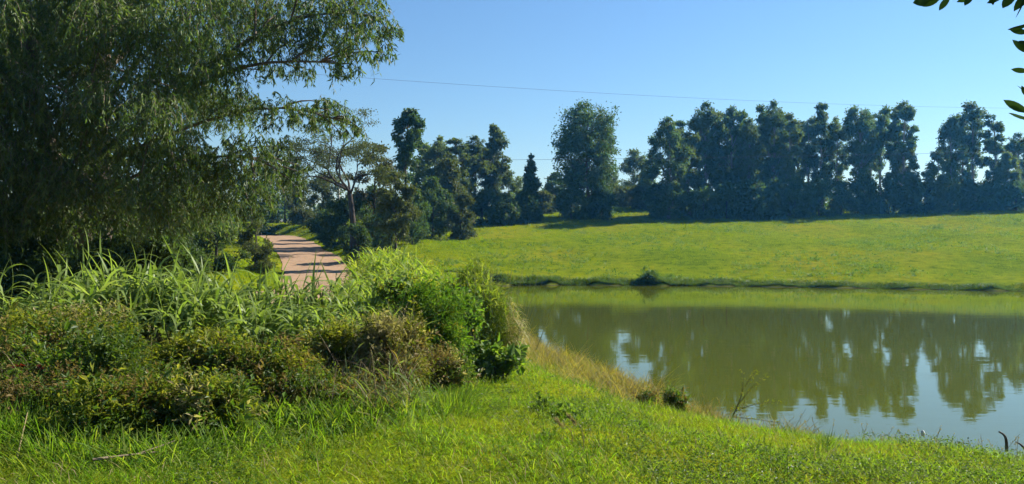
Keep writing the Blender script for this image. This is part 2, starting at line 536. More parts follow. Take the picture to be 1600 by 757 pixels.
SLIM = [(0, .25), (.12, .55), (.3, .75), (.45, .85), (.62, 1.0), (.8, .85), (.93, .55), (1, .2)]
DENSE = [(0, .72), (.1, .85), (.3, .95), (.5, 1.0), (.7, .92), (.86, .7), (.95, .42), (1, .2)]
HIGH = [(0, 0), (.34, 0), (.36, .5), (.5, .8), (.68, 1.0), (.85, .8), (.95, .5), (1, .2)]
CONE = [(0, .8), (.2, 1), (.5, .75), (.8, .45), (1, .1)]
ROUND = [(0, .6), (.15, .85), (.4, 1.0), (.65, .95), (.85, .65), (1, .25)]

VARIANTS = {}
def tree(name, label, cat, px, ytop, hw, Y, prof, leaf, bark='bark', n_clump=34, per=210, cr=.30, L=.40, Wd=.17, group=None,
         seed=0, droop=.5, lean=0.0, trunk_r=None, zb=None, depth=1.0, limb=True):
    """a tapered trunk with limbs to leaf clumps spread through the silhouette PROF (share of height -> share of half width)"""
    rng = np.random.default_rng(seed * 31 + abs(int(px * 7 + ytop)))
    X = (px - 800) / F * Y
    z0 = float(H(X, Y)) - .15 if zb is None else zb
    top = CAM_Z + (HZ - ytop) / F * Y
    h = top - z0
    w = hw / F * Y
    root = thing(name, label, cat, (X, Y, z0), group)
    key = (id(prof), bark, round(L, 1), droop)
    fit = [v for v in VARIANTS.get(key, []) if .62 < h / v[2] < 1.6 and .62 < w / v[3] < 1.6 and .6 < (h / v[2]) / (w / v[3]) < 1.65]
    if len(fit) >= 2:
        v = min(fit, key=lambda q: q[4][0] + .3 * abs(math.log((h / q[2]) / (w / q[3]))))
        v[4][0] += 1
        root.scale = (w / v[3], w / v[3], h / v[2])
        root.rotation_euler = (0, 0, rng.random() * 6.28)
        link('trunk', v[0], root)
        co = link('crown', v[1], root)
        co.material_slots[0].link = 'OBJECT'
        co.material_slots[0].material = M[leaf]
        return root
    r0 = trunk_r or max(.06, h * .013)
    bend = rng.normal(size=2) * .025 * h
    def axis_at(t):
        t = np.asarray(t)
        return np.stack([lean * t * h + bend[0] * np.sin(t * 3), bend[1] * np.sin(t * 2.4 + .4) - bend[1] * sin(.4), t * h], -1)
    gt = Geo()
    tt = np.linspace(0, .96, 9)
    rad = r0 * (1 - tt) ** .8 + .02
    rad[0] *= 1.5
    tube(gt, axis_at(tt), rad, 7)
    # clumps
    t = rng.random(n_clump * 6)
    p = prof_at(prof, t)
    keep = rng.random(len(t)) < (p / max(p.max(), 1e-6)) ** 1.15
    t = t[keep][:n_clump]
    t[:4] = [.96, .90, .84, .78]
    p = prof_at(prof, t) * w
    ang = rng.random(len(t)) * 2 * pi
    rr = np.clip(p - cr * w * .55, 0, None) * np.sqrt(rng.random(len(t)) * .85 + .15)
    c = axis_at(np.clip(t, 0, .97))
    c[:, 0] += rr * np.cos(ang); c[:, 1] += rr * np.sin(ang) * depth
    crad = np.maximum(cr * w, .35) * rng.uniform(.65, 1.25, len(t)) * np.clip(p / w + .35, .5, 1)
    c[:, 2] = np.minimum(c[:, 2], h - crad * .55)
    if limb:
        for k in range(len(t)):
            if rr[k] < .15 * w:
                continue
            a = axis_at(max(.05, t[k] - .10 - .12 * rng.random()))
            q = (a + c[k]) / 2; q[2] += .05 * h * rng.uniform(-.6, .6)
            lr = r0 * .32 * (1 - t[k] * .6)
            tube(gt, curve(a, q, c[k], 5), np.linspace(lr, .015, 5), 5)
    tm = gt.mesh('trunk', M[bark], True)
    link('trunk', tm, root)
    gc = Geo()
    q = 5
    c2 = np.repeat(c, q, 0); r2 = np.repeat(crad, q)
    c2 = c2 + rdir(rng, len(c2)) * (r2 * rng.uniform(.30, .85, len(c2)))[:, None] * np.array([1.1, 1.1, .9])
    r2 = r2 * rng.uniform(.30, .60, len(c2))
    c2[:, 2] = np.minimum(c2[:, 2], h - r2 * .7)
    cnt = np.maximum(6, per / q * (r2 / r2.mean()) ** 2).astype(int)
    idx = np.repeat(np.arange(len(c2)), cnt)
    o = rdir(rng, len(idx)); u = np.clip(np.abs(rng.normal(size=len(idx))) * .55 + .1, 0, 1.25)
    u = np.where(rng.random(len(idx)) < .10, np.minimum(u * 1.35, 1.35), u)
    P = c2[idx] + o * (r2[idx] * u)[:, None] * np.array([1.05, 1.05, 1.0])
    P[:, 2] -= r2[idx] * .25 * rng.random(len(idx)) * droop
    D = unit(o * .6 + rdir(rng, len(idx)) * .8 + np.array([0, 0, -droop]))
    s = rng.uniform(.7, 1.25, len(idx))
    leaves(gc, P, D, L * s, Wd * s, rng)
    cm = gc.mesh('crown', M[leaf])
    link('crown', cm, root)
    VARIANTS.setdefault(key, []).append((tm, cm, h, w, [0]))
    return root

EG = 'eucalyptus trees along the top of the meadow'
SG = 'bushes along the foot of the tree line'
TREES = [
 # stand at the right end of the meadow
 (1044, 181, 36, 94, DENSE, 'eucalypt', 44, 'broad dense eucalyptus at the left end of the long stand'),
 (1078, 205, 26, 97, DENSE, 'eucalypt_pale', 30, 'shorter bushy eucalyptus filling the dip beside the broad end tree of the stand'),
 (1106, 158, 24, 100, SLIM, 'eucalypt', 36, 'tall eucalyptus with round bobbed top, first high peak of the long stand'),
 (1124, 174, 18, 103, SLIM, 'eucalypt_pale', 26, 'narrow eucalyptus tucked just right of the first high peak of the stand'),
 (1148, 166, 26, 101, DENSE, 'eucalypt', 38, 'full-crowned eucalyptus with dome top, second high peak of the long stand'),
 (1169, 184, 20, 98, SLIM, 'eucalypt_pale', 28, 'lower eucalyptus in the notch between dome top and twin peaks of the stand'),
 (1189, 163, 18, 103, SLIM, 'eucalypt', 28, 'left one of the twin-peaked eucalyptus pair in the middle of the stand'),
 (1212, 157, 22, 101, SLIM, 'eucalypt', 34, 'right and higher one of the twin-peaked eucalyptus pair mid stand'),
 (1234, 176, 18, 98, SLIM, 'eucalypt_pale', 28, 'eucalyptus stepping down on the right of the twin peaks'),
 (1262, 182, 22, 104, HIGH, 'eucalypt_pale', 18, 'thin pale see-through eucalyptus with sky between its branches'),
 (1284, 160, 19, 101, SLIM, 'eucalypt', 26, 'slim pointed eucalyptus with a lone tip right of the see-through tree'),
 (1307, 183, 20, 105, SLIM, 'eucalypt_pale', 24, 'lower narrow eucalyptus between the lone tip and the flat-topped tree'),
 (1337, 164, 29, 101, HIGH, 'eucalypt', 30, 'flat-topped eucalyptus with bare trunk showing against the sky gap'),
 (1374, 167, 22, 103, HIGH, 'eucalypt', 24, 'high-crowned eucalyptus with two rounded tips, third from the right end of the stand'),
 (1398, 164, 13, 100, SLIM, 'eucalypt', 22, 'thin columnar eucalyptus hugging the last tree of the long stand'),
 (1418, 157, 18, 98, [(0, .5), (.15, .9), (.3, 1.1), (.5, 1.0), (.75, 1.0), (.9, .85), (1, .35)], 'eucalypt', 46, 'tall columnar eucalyptus at the right end of the long stand'),
 (1464, 238, 24, 96, ROUND, 'eucalypt_pale', 24, 'short eucalyptus left of the two tall ones past the gap'),
 (1487, 178, 22, 99, HIGH, 'eucalypt', 20, 'tall open eucalyptus with slanting top just past the gap in the stand'),
 (1521, 159, 27, 101, HIGH, 'eucalypt', 26, 'tallest eucalyptus past the gap with round head on bare trunk'),
 (1550, 177, 17, 99, [(0, .3), (.2, .8), (.45, 1), (.7, .9), (.9, .7), (1, .3)], 'eucalypt', 26, 'eucalyptus with side tuft at its top, right of the tallest one past the gap'),
 (1573, 236, 20, 96, ROUND, 'eucalypt_pale', 20, 'low light-green eucalyptus in front of the far right tree'),
 (1594, 207, 22, 100, SLIM, 'eucalypt', 26, 'eucalyptus cut by the right edge of the view'),
 (1062, 188, 22, 108, SLIM, 'eucalypt', 24, 'eucalyptus of the back row seen between the broad end tree and the first high peak'),
 (1093, 182, 20, 110, SLIM, 'eucalypt_pale', 24, 'back-row eucalyptus filling the dip left of the first high peak'),
 (1136, 178, 22, 111, SLIM, 'eucalypt', 26, 'back-row eucalyptus showing left of the dome-topped one'),
 (1160, 176, 20, 112, SLIM, 'eucalypt', 26, 'back-row eucalyptus showing right of the dome-topped one'),
 (1200, 174, 22, 111, SLIM, 'eucalypt_pale', 26, 'back-row eucalyptus in the notch between the twin peaks'),
 (1226, 180, 20, 110, SLIM, 'eucalypt', 24, 'back-row eucalyptus behind the tree that steps down from the twin peaks'),
 (1248, 186, 18, 112, SLIM, 'eucalypt', 22, 'back-row eucalyptus left of the pale see-through one'),
 (1356, 186, 20, 112, SLIM, 'eucalypt_pale', 22, 'back-row eucalyptus between the flat-topped and the high-crowned one'),
 (1505, 196, 20, 110, SLIM, 'eucalypt', 22, 'back-row eucalyptus between the two tall ones past the gap'),
 # middle
 (921, 157, 57, 97, [(0, .5), (.08, .60), (.2, .66), (.33, .80), (.46, .98), (.6, .95), (.75, .88), (.86, .74), (.94, .42), (1, .2)], 'broadleaf', 74, 'great dark dense tree standing alone in the middle of the tree line'),
 (988, 234, 30, 122, ROUND, 'eucalypt_pale', 24, 'pale distant tree seen through the gap right of the great dark tree'),
 (1018, 240, 20, 118, ROUND, 'eucalypt', 18, 'small flat-headed distant tree close behind the left end of the long stand'),
 (948, 262, 22, 112, ROUND, 'eucalypt_pale', 18, 'low pale tree behind the right flank of the great dark tree'),
 (868, 268, 18, 108, ROUND, 'eucalypt', 18, 'low tree behind the left flank of the great dark tree'),
 (831, 241, 17, 92, CONE, 'broadleaf', 46, 'small dark pointed tree left of the great dark tree'),
 (796, 266, 27, 99, ROUND, 'eucalypt_pale', 26, 'low bushy tree between pointed tree and tall airy eucalyptus'),
 (772, 195, 29, 97, [(0, 0), (.25, 0), (.3, .4), (.45, .7), (.62, 1), (.78, .8), (.92, .4), (1, .15)], 'eucalypt_pale', 30, 'tall airy eucalyptus with pale trunk and diamond crown against the sky'),
 (738, 212, 27, 95, SLIM, 'eucalypt_pale', 28, 'greyish eucalyptus beside the airy one, with knobbly top'),
 (712, 216, 29, 90, SLIM, 'eucalypt_pale', 30, 'middle one of the grey-green eucalyptus row behind the dark bushes'),
 (686, 212, 27, 92, SLIM, 'eucalypt_pale', 28, 'grey-green eucalyptus right of the tall dark-headed one'),
 (664, 222, 24, 96, ROUND, 'eucalypt_pale', 20, 'narrow eucalyptus almost hidden behind the tall dark-headed one'),
 (641, 170, 29, 76, [(0, 0), (.4, 0), (.42, .3), (.55, .6), (.68, .9), (.80, 1), (.93, .75), (1, .3)], 'broadleaf', 20, 'tall dark-headed eucalyptus with bare trunk rising above the roadside trees'),
 (700, 248, 36, 82, ROUND, 'olive', 34, 'olive-green rounded tree in front of the grey-green eucalyptus row'),
]
for k, (px, yt, hw, Y, pr, lf, nc, lab) in enumerate(TREES):
    if 1100 < px < 1430:
        hw *= 1.15
    tree('eucalyptus_tree' if lf.startswith('euc') else 'broadleaf_tree', lab, 'tree', px, yt, hw, Y, pr, lf,
         bark='bark_pale' if lf.startswith('euc') else 'bark', n_clump=int(nc * 1.7), per=225, seed=k, group=EG,
         cr=.36 if pr is not DENSE else .31, L=.33, Wd=.165)

MID = [  # roadside trees and bushes, nearer
 ('broadleaf_tree', 'brownish round-headed tree behind the small roadside tree', 592, 228, 46, 62, ROUND, 'brownish', 34, 300, .30, .22),
 ('small_tree', 'small single-trunk tree standing in pale grass right of the road', 618, 268, 42, 46, [(0, 0), (.22, 0), (.27, .45), (.4, .85), (.6, 1), (.8, .75), (.93, .4), (1, .2)], 'olive', 40, 260, .26, .17),
 ('roadside_bush', 'dark bush overhanging the right edge of the dirt road', 548, 305, 40, 60, ROUND, 'broadleaf', 30, 280, .34, .2),
 ('roadside_bush', 'tall dark bush behind the small roadside tree trunk', 585, 290, 38, 66, DENSE, 'broadleaf', 30, 280, .34, .22),
 ('roadside_bush', 'dark thicket tree at the left of the rounded light bush', 676, 278, 34, 74, DENSE, 'broadleaf', 32, 280, .34, .24),
 ('roadside_bush', 'low dark bush right of the small roadside tree, at meadow edge', 650, 318, 30, 70, DENSE, 'broadleaf', 24, 280, .36, .24),
 ('roadside_bush', 'rounded light-topped bush at the left end of the meadow', 721, 302, 27, 72, ROUND, 'olive', 26, 280, .36, .22),
 ('roadside_bush', 'shadowed low bush leaning over the near right side of the road', 560, 352, 26, 50, ROUND, 'broadleaf', 20, 260, .38, .16),
 ('roadside_bush', 'dark bush under the bare-limbed tree beside the road bend', 505, 330, 34, 78, ROUND, 'broadleaf', 22, 260, .36, .25),
 ('roadside_bush', 'low dark bush filling the right bank of the road under the bare-limbed tree', 522, 322, 30, 64, DENSE, 'broadleaf', 22, 240, .36, .2),
 ('roadside_bush', 'dark leafy bush reaching the ground left of the small roadside trunk', 596, 322, 32, 56, DENSE, 'broadleaf', 24, 240, .36, .18),
 ('roadside_bush', 'dark leafy bush just right of the crown of the small roadside tree', 644, 296, 28, 63, DENSE, 'broadleaf', 24, 240, .36, .2),
 ('roadside_tree', 'thin-trunked tree on the far verge of the road bend', 503, 272, 34, 92, HIGH, 'olive', 22, 240, .36, .28),
 ('roadside_tree', 'dull green tree at the end of the road, left of the thin-trunked one', 446, 262, 46, 105, DENSE, 'olive', 34, 260, .32, .34),
 ('roadside_tree', 'dark tree on the outer bank of the road bend', 395, 262, 44, 88, DENSE, 'broadleaf', 32, 280, .32, .3),
 ('verge_bush', 'yellow-green brushy bush on the far verge of the road bend', 470, 326, 34, 96, ROUND, 'olive', 20, 240, .38, .3),
 ('verge_bush', 'round light-green bush left of the top of the road', 398, 346, 30, 38, ROUND, 'olive', 26, 280, .34, .11),
 ('verge_bush', 'dark green bush on the left bank under the weeping boughs', 335, 350, 46, 32, ROUND, 'broadleaf', 26, 280, .34, .11),
]
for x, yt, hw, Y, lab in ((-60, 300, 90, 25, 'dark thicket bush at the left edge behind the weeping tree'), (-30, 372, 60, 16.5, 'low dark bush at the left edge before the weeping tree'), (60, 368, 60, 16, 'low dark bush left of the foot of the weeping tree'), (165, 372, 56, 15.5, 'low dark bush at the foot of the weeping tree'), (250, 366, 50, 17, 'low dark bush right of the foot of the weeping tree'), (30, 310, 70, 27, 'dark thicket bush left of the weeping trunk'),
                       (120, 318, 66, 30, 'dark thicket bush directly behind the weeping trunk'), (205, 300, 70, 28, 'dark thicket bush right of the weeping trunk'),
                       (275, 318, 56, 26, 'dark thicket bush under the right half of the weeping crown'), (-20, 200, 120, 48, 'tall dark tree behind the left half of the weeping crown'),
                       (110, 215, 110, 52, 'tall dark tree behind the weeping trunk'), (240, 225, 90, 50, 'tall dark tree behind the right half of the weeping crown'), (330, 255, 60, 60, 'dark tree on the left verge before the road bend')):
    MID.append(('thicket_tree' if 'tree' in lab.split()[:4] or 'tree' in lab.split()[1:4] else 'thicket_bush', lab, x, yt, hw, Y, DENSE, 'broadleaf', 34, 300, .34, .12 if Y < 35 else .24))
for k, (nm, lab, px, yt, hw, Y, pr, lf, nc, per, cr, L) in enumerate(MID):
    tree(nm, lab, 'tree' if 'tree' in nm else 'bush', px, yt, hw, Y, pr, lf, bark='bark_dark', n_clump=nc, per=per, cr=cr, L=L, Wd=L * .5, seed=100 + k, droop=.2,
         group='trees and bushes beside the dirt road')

# understorey bushes along the foot of the stand
UND = [(755, 296, 30, 90, 'first dark bush right of the light-topped bush at the meadow edge'), (785, 306, 24, 88, 'bush below the airy eucalyptus, at the meadow edge'),
       (818, 302, 22, 90, 'bush at the foot of the small dark pointed tree'), (852, 300, 22, 104, 'pale bush beside the thin utility pole'),
       (893, 292, 28, 94, 'bush at the left foot of the great dark tree'), (940, 300, 24, 95, 'bush at the right foot of the great dark tree'),
       (972, 292, 26, 110, 'yellowish bush in the gap right of the great dark tree'), (1006, 290, 28, 107, 'yellowish bush beside the left end of the long stand'),
       (1030, 288, 26, 96, 'bush at the left foot of the long stand'), (1100, 292, 28, 93, 'bush under the first high peak of the long stand'),
       (1135, 288, 28, 94, 'bush under the dome-topped eucalyptus'), (1172, 284, 28, 94, 'bush under the notch left of the twin-peaked eucalyptus pair'),
       (1208, 282, 28, 95, 'bush under the twin-peaked eucalyptus pair'), (1244, 278, 28, 95, 'bush under the pale see-through eucalyptus'),
       (1280, 280, 28, 95, 'bush under the lone-tipped eucalyptus'), (1314, 284, 26, 95, 'bush left of the flat-topped eucalyptus trunk'),
       (1350, 276, 28, 96, 'bush right of the flat-topped eucalyptus trunk'), (1388, 278, 26, 96, 'bush under the thin columnar eucalyptus'),
       (1424, 276, 24, 96, 'bush at the right foot of the long stand'), (1448, 284, 22, 98, 'bush in the gap between the two stands'),
       (1482, 280, 26, 96, 'bush under the open slanting-topped eucalyptus'), (1515, 282, 26, 97, 'bush under the tallest eucalyptus past the gap'),
       (1546, 284, 26, 95, 'bush under the side-tufted eucalyptus'), (1588, 286, 28, 94, 'bush at the foot of the tree cut by the right edge')]
for k, (px, yt, hw, Y, lab) in enumerate(UND):
    lf = 'olive' if 'yellowish' in lab or 'pale bush' in lab else ('broadleaf' if k % 3 else 'eucalypt')
    tree('understorey_bush', lab, 'bush', px, yt, hw, Y, ROUND if k % 2 else DENSE, lf, bark='bark_dark', n_clump=20, per=210, cr=.40, L=.36, Wd=.18, seed=200 + k, droop=.2, group=SG)

# distant wood closing the view behind the stand
g = Geo()
rng = np.random.default_rng(77)
n = 13000
X = rng.uniform(-75, 115, n); Yb = 150 + 8 * np.sin(X * .11) + rng.uniform(-6, 6, n)
top = 3.2 + 1.5 * np.sin(X * .35) + 1.2 * np.sin(X * .93 + 1) + .9 * np.sin(X * 1.9)
z = H(X, Yb) + rng.random(n) ** .8 * np.maximum(top, .6)
leaves(g, np.c_[X, Yb, z], rdir(rng, n), rng.uniform(.8, 1.4, n), rng.uniform(.55, .95, n), rng)
tag(link('distant_woods', g.mesh('distant_woods', M['eucalypt'])), 'low distant wood seen through the gaps of the tree line', 'wood', kind='stuff')

# bare-limbed spreading tree behind the road bend
def spreading_tree():
    Y = 56.0
    rng = np.random.default_rng(9)
    base = W(552, 400, Y); base[2] = float(H(base[0], Y)) - .1
    root = thing('spreading_tree', 'bare-limbed spreading tree with thin feathery top above the road bend', 'tree', base)
    gt, gc = Geo(), Geo()
    fork = W(546, 298, Y) - base
    tube(gt, smooth_path([(0, 0, 0), fork * .5 + np.array([.15, 0, 0]), fork], 7), np.linspace(.26, .17, 7), 8)
    sub = []
    def branch(p, d, L, r, lev):
        n = 7
        pts = [p]
        for k in range(n - 1):
            d = unit(d + rng.normal(size=3) * .16 + np.array([0, 0, .03 if lev < 2 else -.03]))
            pts.append(pts[-1] + d * L / (n - 1))
        pts = np.array(pts)
        tube(gt, pts, np.linspace(r, r * .55, n), 6 if lev < 2 else 4)
        if lev == 4:
            sub.append(pts[-1]); sub.append(pts[4])
            return
        for _ in range(2 if lev else 3):
            o = unit(rng.normal(size=3) * np.array([1, 1, .5]))
            o = unit(o - d * (o @ d))
            branch(pts[-1 if _ < 2 else 4], unit(d + o * rng.uniform(.4, .85)), L * rng.uniform(.6, .85), r * .6, lev + 1)
        if lev >= 1 and rng.random() < .6:
            o = unit(rng.normal(size=3)); branch(pts[3], unit(d * .6 + o), L * .5, r * .4, min(4, lev + 2))
    for dx, dz, L in ((-.95, .75, 3.0), (-.6, 1.0, 2.9), (-.15, 1.1, 2.4), (.55, .9, 2.1), (-1.1, .45, 2.5)):
        branch(fork * rng.uniform(.9, 1), unit(np.array([dx, rng.normal() * .45, dz])), L * .80, .105, 0)
    link('trunk', gt.mesh('trunk', M['bark_dark'], True), root)
    sub = np.array(sub)
    idx = np.repeat(np.arange(len(sub)), 38)
    P = sub[idx] + rng.normal(size=(len(idx), 3)) * np.array([.34, .34, .10])
    leaves(gc, P, unit(rdir(rng, len(idx)) + np.array([0, 0, -.2])), rng.uniform(.10, .19, len(idx)), .08, rng)
    print('spreading', len(sub), np.abs(sub).max(0), sub[:, 2].max())
    link('crown', gc.mesh('crown', M['olive']), root)
spreading_tree()

# ------------------------------------------------------------------ the great weeping tree on the left
def weeping_tree():
    rng = np.random.default_rng(21)
    base = W(150, 400, 18.0); base[2] = float(H(base[0], 18.0)) - .1
    root = thing('weeping_tree', 'great weeping eucalyptus with hanging sprays filling the left of the view', 'tree', base)
    gt = Geo()
    tp = smooth_path([base, W(156, 300, 18), W(148, 170, 18), W(165, 20, 17.8), W(185, -140, 18), W(200, -260, 18)], 16)
    tube(gt, tp - base, np.linspace(.36, .07, 16), 10)
    tp2 = smooth_path([base + np.array([0, 0, .8]), W(95, 300, 17.2), W(60, 180, 16.6), W(40, 20, 16.5), W(10, -160, 16.5)], 14)
    tube(gt, tp2 - base, np.linspace(.26, .06, 14), 9)
    link('trunk', gt.mesh('trunk', M['bark'], True), root)
    def spray(lst, dy=1.3):
        out = []
        lst = [q for q in lst if q[1] > -150]
        for x, y, r, Y in lst:
            out.append(np.r_[W(x, y, Y + rng.uniform(-dy, dy)), r / F * Y])
        return out
    limbs = [  # seen limbs: pixel path, thickness, sprays they carry
        ([(160, 235, 18), (235, 180, 17.3), (300, 133, 17), (375, 100, 16.5), (450, 92, 16), (545, 100, 15.8)], .085,
         [(400, 70, 46, 16.4), (455, 66, 46, 16), (510, 72, 42, 16), (560, 78, 36, 15.8), (600, 82, 18, 15.8), (470, 112, 22, 16), (540, 108, 22, 15.8), (350, 100, 40, 16.6), (420, 112, 24, 16.2)]),
        ([(300, 133, 17), (370, 70, 17), (450, 30, 16.8), (540, 15, 16.4), (600, 30, 16.2)], .055,
         [(380, 30, 50, 17), (440, 20, 50, 17), (500, 26, 50, 16.7), (550, 25, 44, 16.4), (590, 45, 32, 16.2), (608, 50, 18, 16), (570, -5, 34, 16.6), (480, -40, 60, 17), (400, -50, 60, 17.5)]),
        ([(152, 260, 18), (250, 215, 17.4), (340, 180, 17), (430, 160, 17), (500, 172, 16.8), (560, 200, 16.6)], .055,
         [(520, 178, 28, 16.8), (492, 192, 26, 16.8), (548, 192, 18, 16.6), (470, 180, 24, 16.9), (500, 160, 18, 16.8), (566, 205, 9, 16.6), (530, 205, 14, 16.7), (425, 178, 34, 17), (360, 165, 40, 17)]),
        ([(155, 300, 18), (240, 262, 16.8), (330, 240, 16), (410, 245, 15.5), (465, 268, 15.4)], .05,
         [(455, 285, 24, 15.4), (430, 262, 34, 15.6), (395, 240, 40, 15.8), (350, 262, 44, 16), (300, 262, 50, 16.2), (440, 230, 22, 15.8), (400, 300, 36, 15.6), (470, 262, 14, 15.4), (345, 315, 40, 15.8), (395, 335, 22, 15.6)]),
        ([(125, 155, 16.3), (100, 140, 15.6), (60, 128, 15.2), (28, 108, 15)], .05, [(60, 170, 60, 15.4), (20, 130, 50, 15), (110, 110, 50, 15.6)]),
        ([(148, 190, 18), (200, 110, 17), (255, 60, 16), (300, 10, 15.5)], .085, [(230, 70, 60, 16), (290, 40, 60, 15.8), (320, 110, 46, 16), (250, 130, 56, 16), (330, -20, 60, 16)]),
        ([(150, 250, 18), (200, 210, 16), (240, 190, 15), (270, 200, 14.4)], .07, [(250, 200, 56, 14.8), (210, 240, 50, 15), (280, 230, 44, 14.8), (180, 170, 56, 15.4), (280, 290, 46, 15), (215, 300, 46, 15)]),
        ([(148, 180, 18), (110, 150, 19.5), (60, 100, 21), (0, 70, 22)], .09, [(70, 70, 80, 20), (0, 90, 90, 21), (130, 40, 80, 20), (-60, 120, 90, 21)]),
        ([(152, 120, 18), (220, 60, 20), (310, 20, 21.5), (400, -20, 22.5)], .09, [(250, 30, 80, 20.5), (330, 0, 80, 21.5), (300, 90, 60, 20.5), (400, 40, 50, 21.5), (340, 170, 56, 20), (270, 160, 60, 20)]),
        ([(95, 300, 17.2), (40, 260, 16), (-30, 240, 15), (-90, 250, 14.6)], .09, [(30, 260, 70, 15.6), (-40, 260, 80, 15), (80, 280, 56, 16), (-110, 270, 80, 14.8), (0, 330, 60, 15.4), (60, 340, 50, 16)]),
        ([(60, 180, 16.6), (0, 130, 15.8), (-80, 100, 15)], .08, [(0, 180, 80, 15.5), (-80, 140, 90, 15), (-30, 60, 80, 15.5), (50, 30, 70, 15.8), (100, 200, 60, 16)]),
        ([(165, 20, 17.8), (120, -60, 17), (60, -120, 16.5)], .08, [(100, -40, 90, 17), (40, -110, 100, 16.6), (150, -10, 70, 16.5), (0, -30, 80, 16.5)]),
        ([(165, 20, 17.8), (230, -70, 17.5), (320, -140, 17)], .08, [(240, -60, 90, 17.4), (330, -110, 90, 17), (200, -10, 70, 17), (420, -120, 70, 17)]),
        ([(185, -140, 18), (190, -220, 18), (210, -300, 18)], .07, [(190, -190, 110, 18), (110, -210, 100, 18), (270, -210, 100, 18), (190, -290, 80, 18)]),
        ([(152, 290, 18), (140, 270, 17), (120, 265, 16), (90, 280, 15.2)], .06, [(140, 290, 50, 15.8), (95, 300, 50, 15.3), (180, 320, 46, 15.8), (120, 345, 44, 15.5), (60, 330, 44, 15.2), (200, 355, 40, 15.6), (20, 350, 50, 15.3), (260, 345, 40, 15.5), (150, 110, 50, 16), (160, 50, 56, 16), (150, 180, 46, 15.8), (155, 0, 50, 16), (160, 235, 40, 15.8)]),
        ([(155, 310, 18), (190, 320, 19.5), (260, 330, 20.5)], .06, [(190, 330, 60, 19.5), (260, 320, 60, 20.5), (120, 330, 60, 19.5), (320, 330, 50, 20), (230, 370, 40, 19.5), (150, 370, 40, 19)]),
    ]
    nleaf = 0
    limbs = [q for q in limbs if any(v[1] > -150 for v in q[2])]
    for k, (pth, r, sp) in enumerate(limbs):
        gl = Geo()
        lp = smooth_path([W(*p) for p in pth], 12)
        tube(gl, lp - base, np.linspace(r, .012, 12), 7)
        S = np.array(spray(sp, .9))
        for s in S:
            d = np.linalg.norm(lp - s[:3], axis=1); d[:2] += 1
            a = lp[max(0, d.argmin() - 1)]
            q = (a + s[:3]) / 2 + np.array([0, 0, .18])
            tube(gl, curve(a, q, s[:3], 5) - base, np.linspace(.028, .008, 5), 4)
        lo = link('limb', gl.mesh('limb', M['bark_pale'] if k == 4 else M['bark'], True), root)
        # hanging twigs with leaves
        gf = Geo()
        nt = np.maximum(8, (S[:, 3] ** 2 * np.where(S[:, 2] > 8.7, 100, np.where(S[:, 0] < -6.2, 345, 280)))).astype(int)
        ix = np.repeat(np.arange(len(S)), nt)
        o = rdir(rng, len(ix))
        st = S[ix, :3] + o * (S[ix, 3] * rng.random(len(ix)) ** .45)[:, None] * np.array([1, 1, .8]) + np.c_[np.zeros(len(ix)), np.zeros(len(ix)), S[ix, 3] * .25]
        tl = rng.uniform(.28, .75, len(ix)) * np.clip(S[ix, 3] * 1.5, .35, 1.1)
        d0 = unit(np.c_[o[:, :2], rng.uniform(-.2, .5, len(ix))] + rng.normal(size=(len(ix), 3)) * .4)
        def at(s):
            return st + d0 * (tl * s * .5)[:, None] + np.array([0, 0, -1.0]) * (tl * .75 * s ** 1.6)[:, None]
        # twig ribbons
        a, b, c = at(np.zeros(len(ix))), at(np.full(len(ix), .5)), at(np.ones(len(ix)))
        sv = unit(np.cross(c - a, rng.normal(size=a.shape))) * .005
        v = np.stack([a + sv, a - sv, b + sv, b - sv, c], 1)
        bi = np.arange(len(ix))[:, None] * 5
        n0 = gf.n
        gf.add(v, bi + np.array([[0, 1, 3, 2]]), 1)
        gf.f[3].append(bi + np.array([[2, 3, 4]]) + n0); gf.m[3].append(np.ones(len(ix), int))
        m = 15
        s = rng.random((m, len(ix))) ** .8
        P = np.concatenate([at(q) for q in s])
        n = len(P)
        D = unit(np.array([0, 0, -1.0]) + rng.normal(size=(n, 3)) * np.array([.6, .6, .45]))
        L = rng.uniform(.075, .155, n)
        leaves(gf, P, D, L, L * rng.uniform(.17, .24, n), rng, 0, mid=.4, fold=.12)
        nleaf += n
        gf.v = [q - base for q in gf.v]
        link('foliage', gf.mesh('foliage', [M['weeping'], M['bark']]), lo)
    print('weeping leaves', nleaf)
weeping_tree()

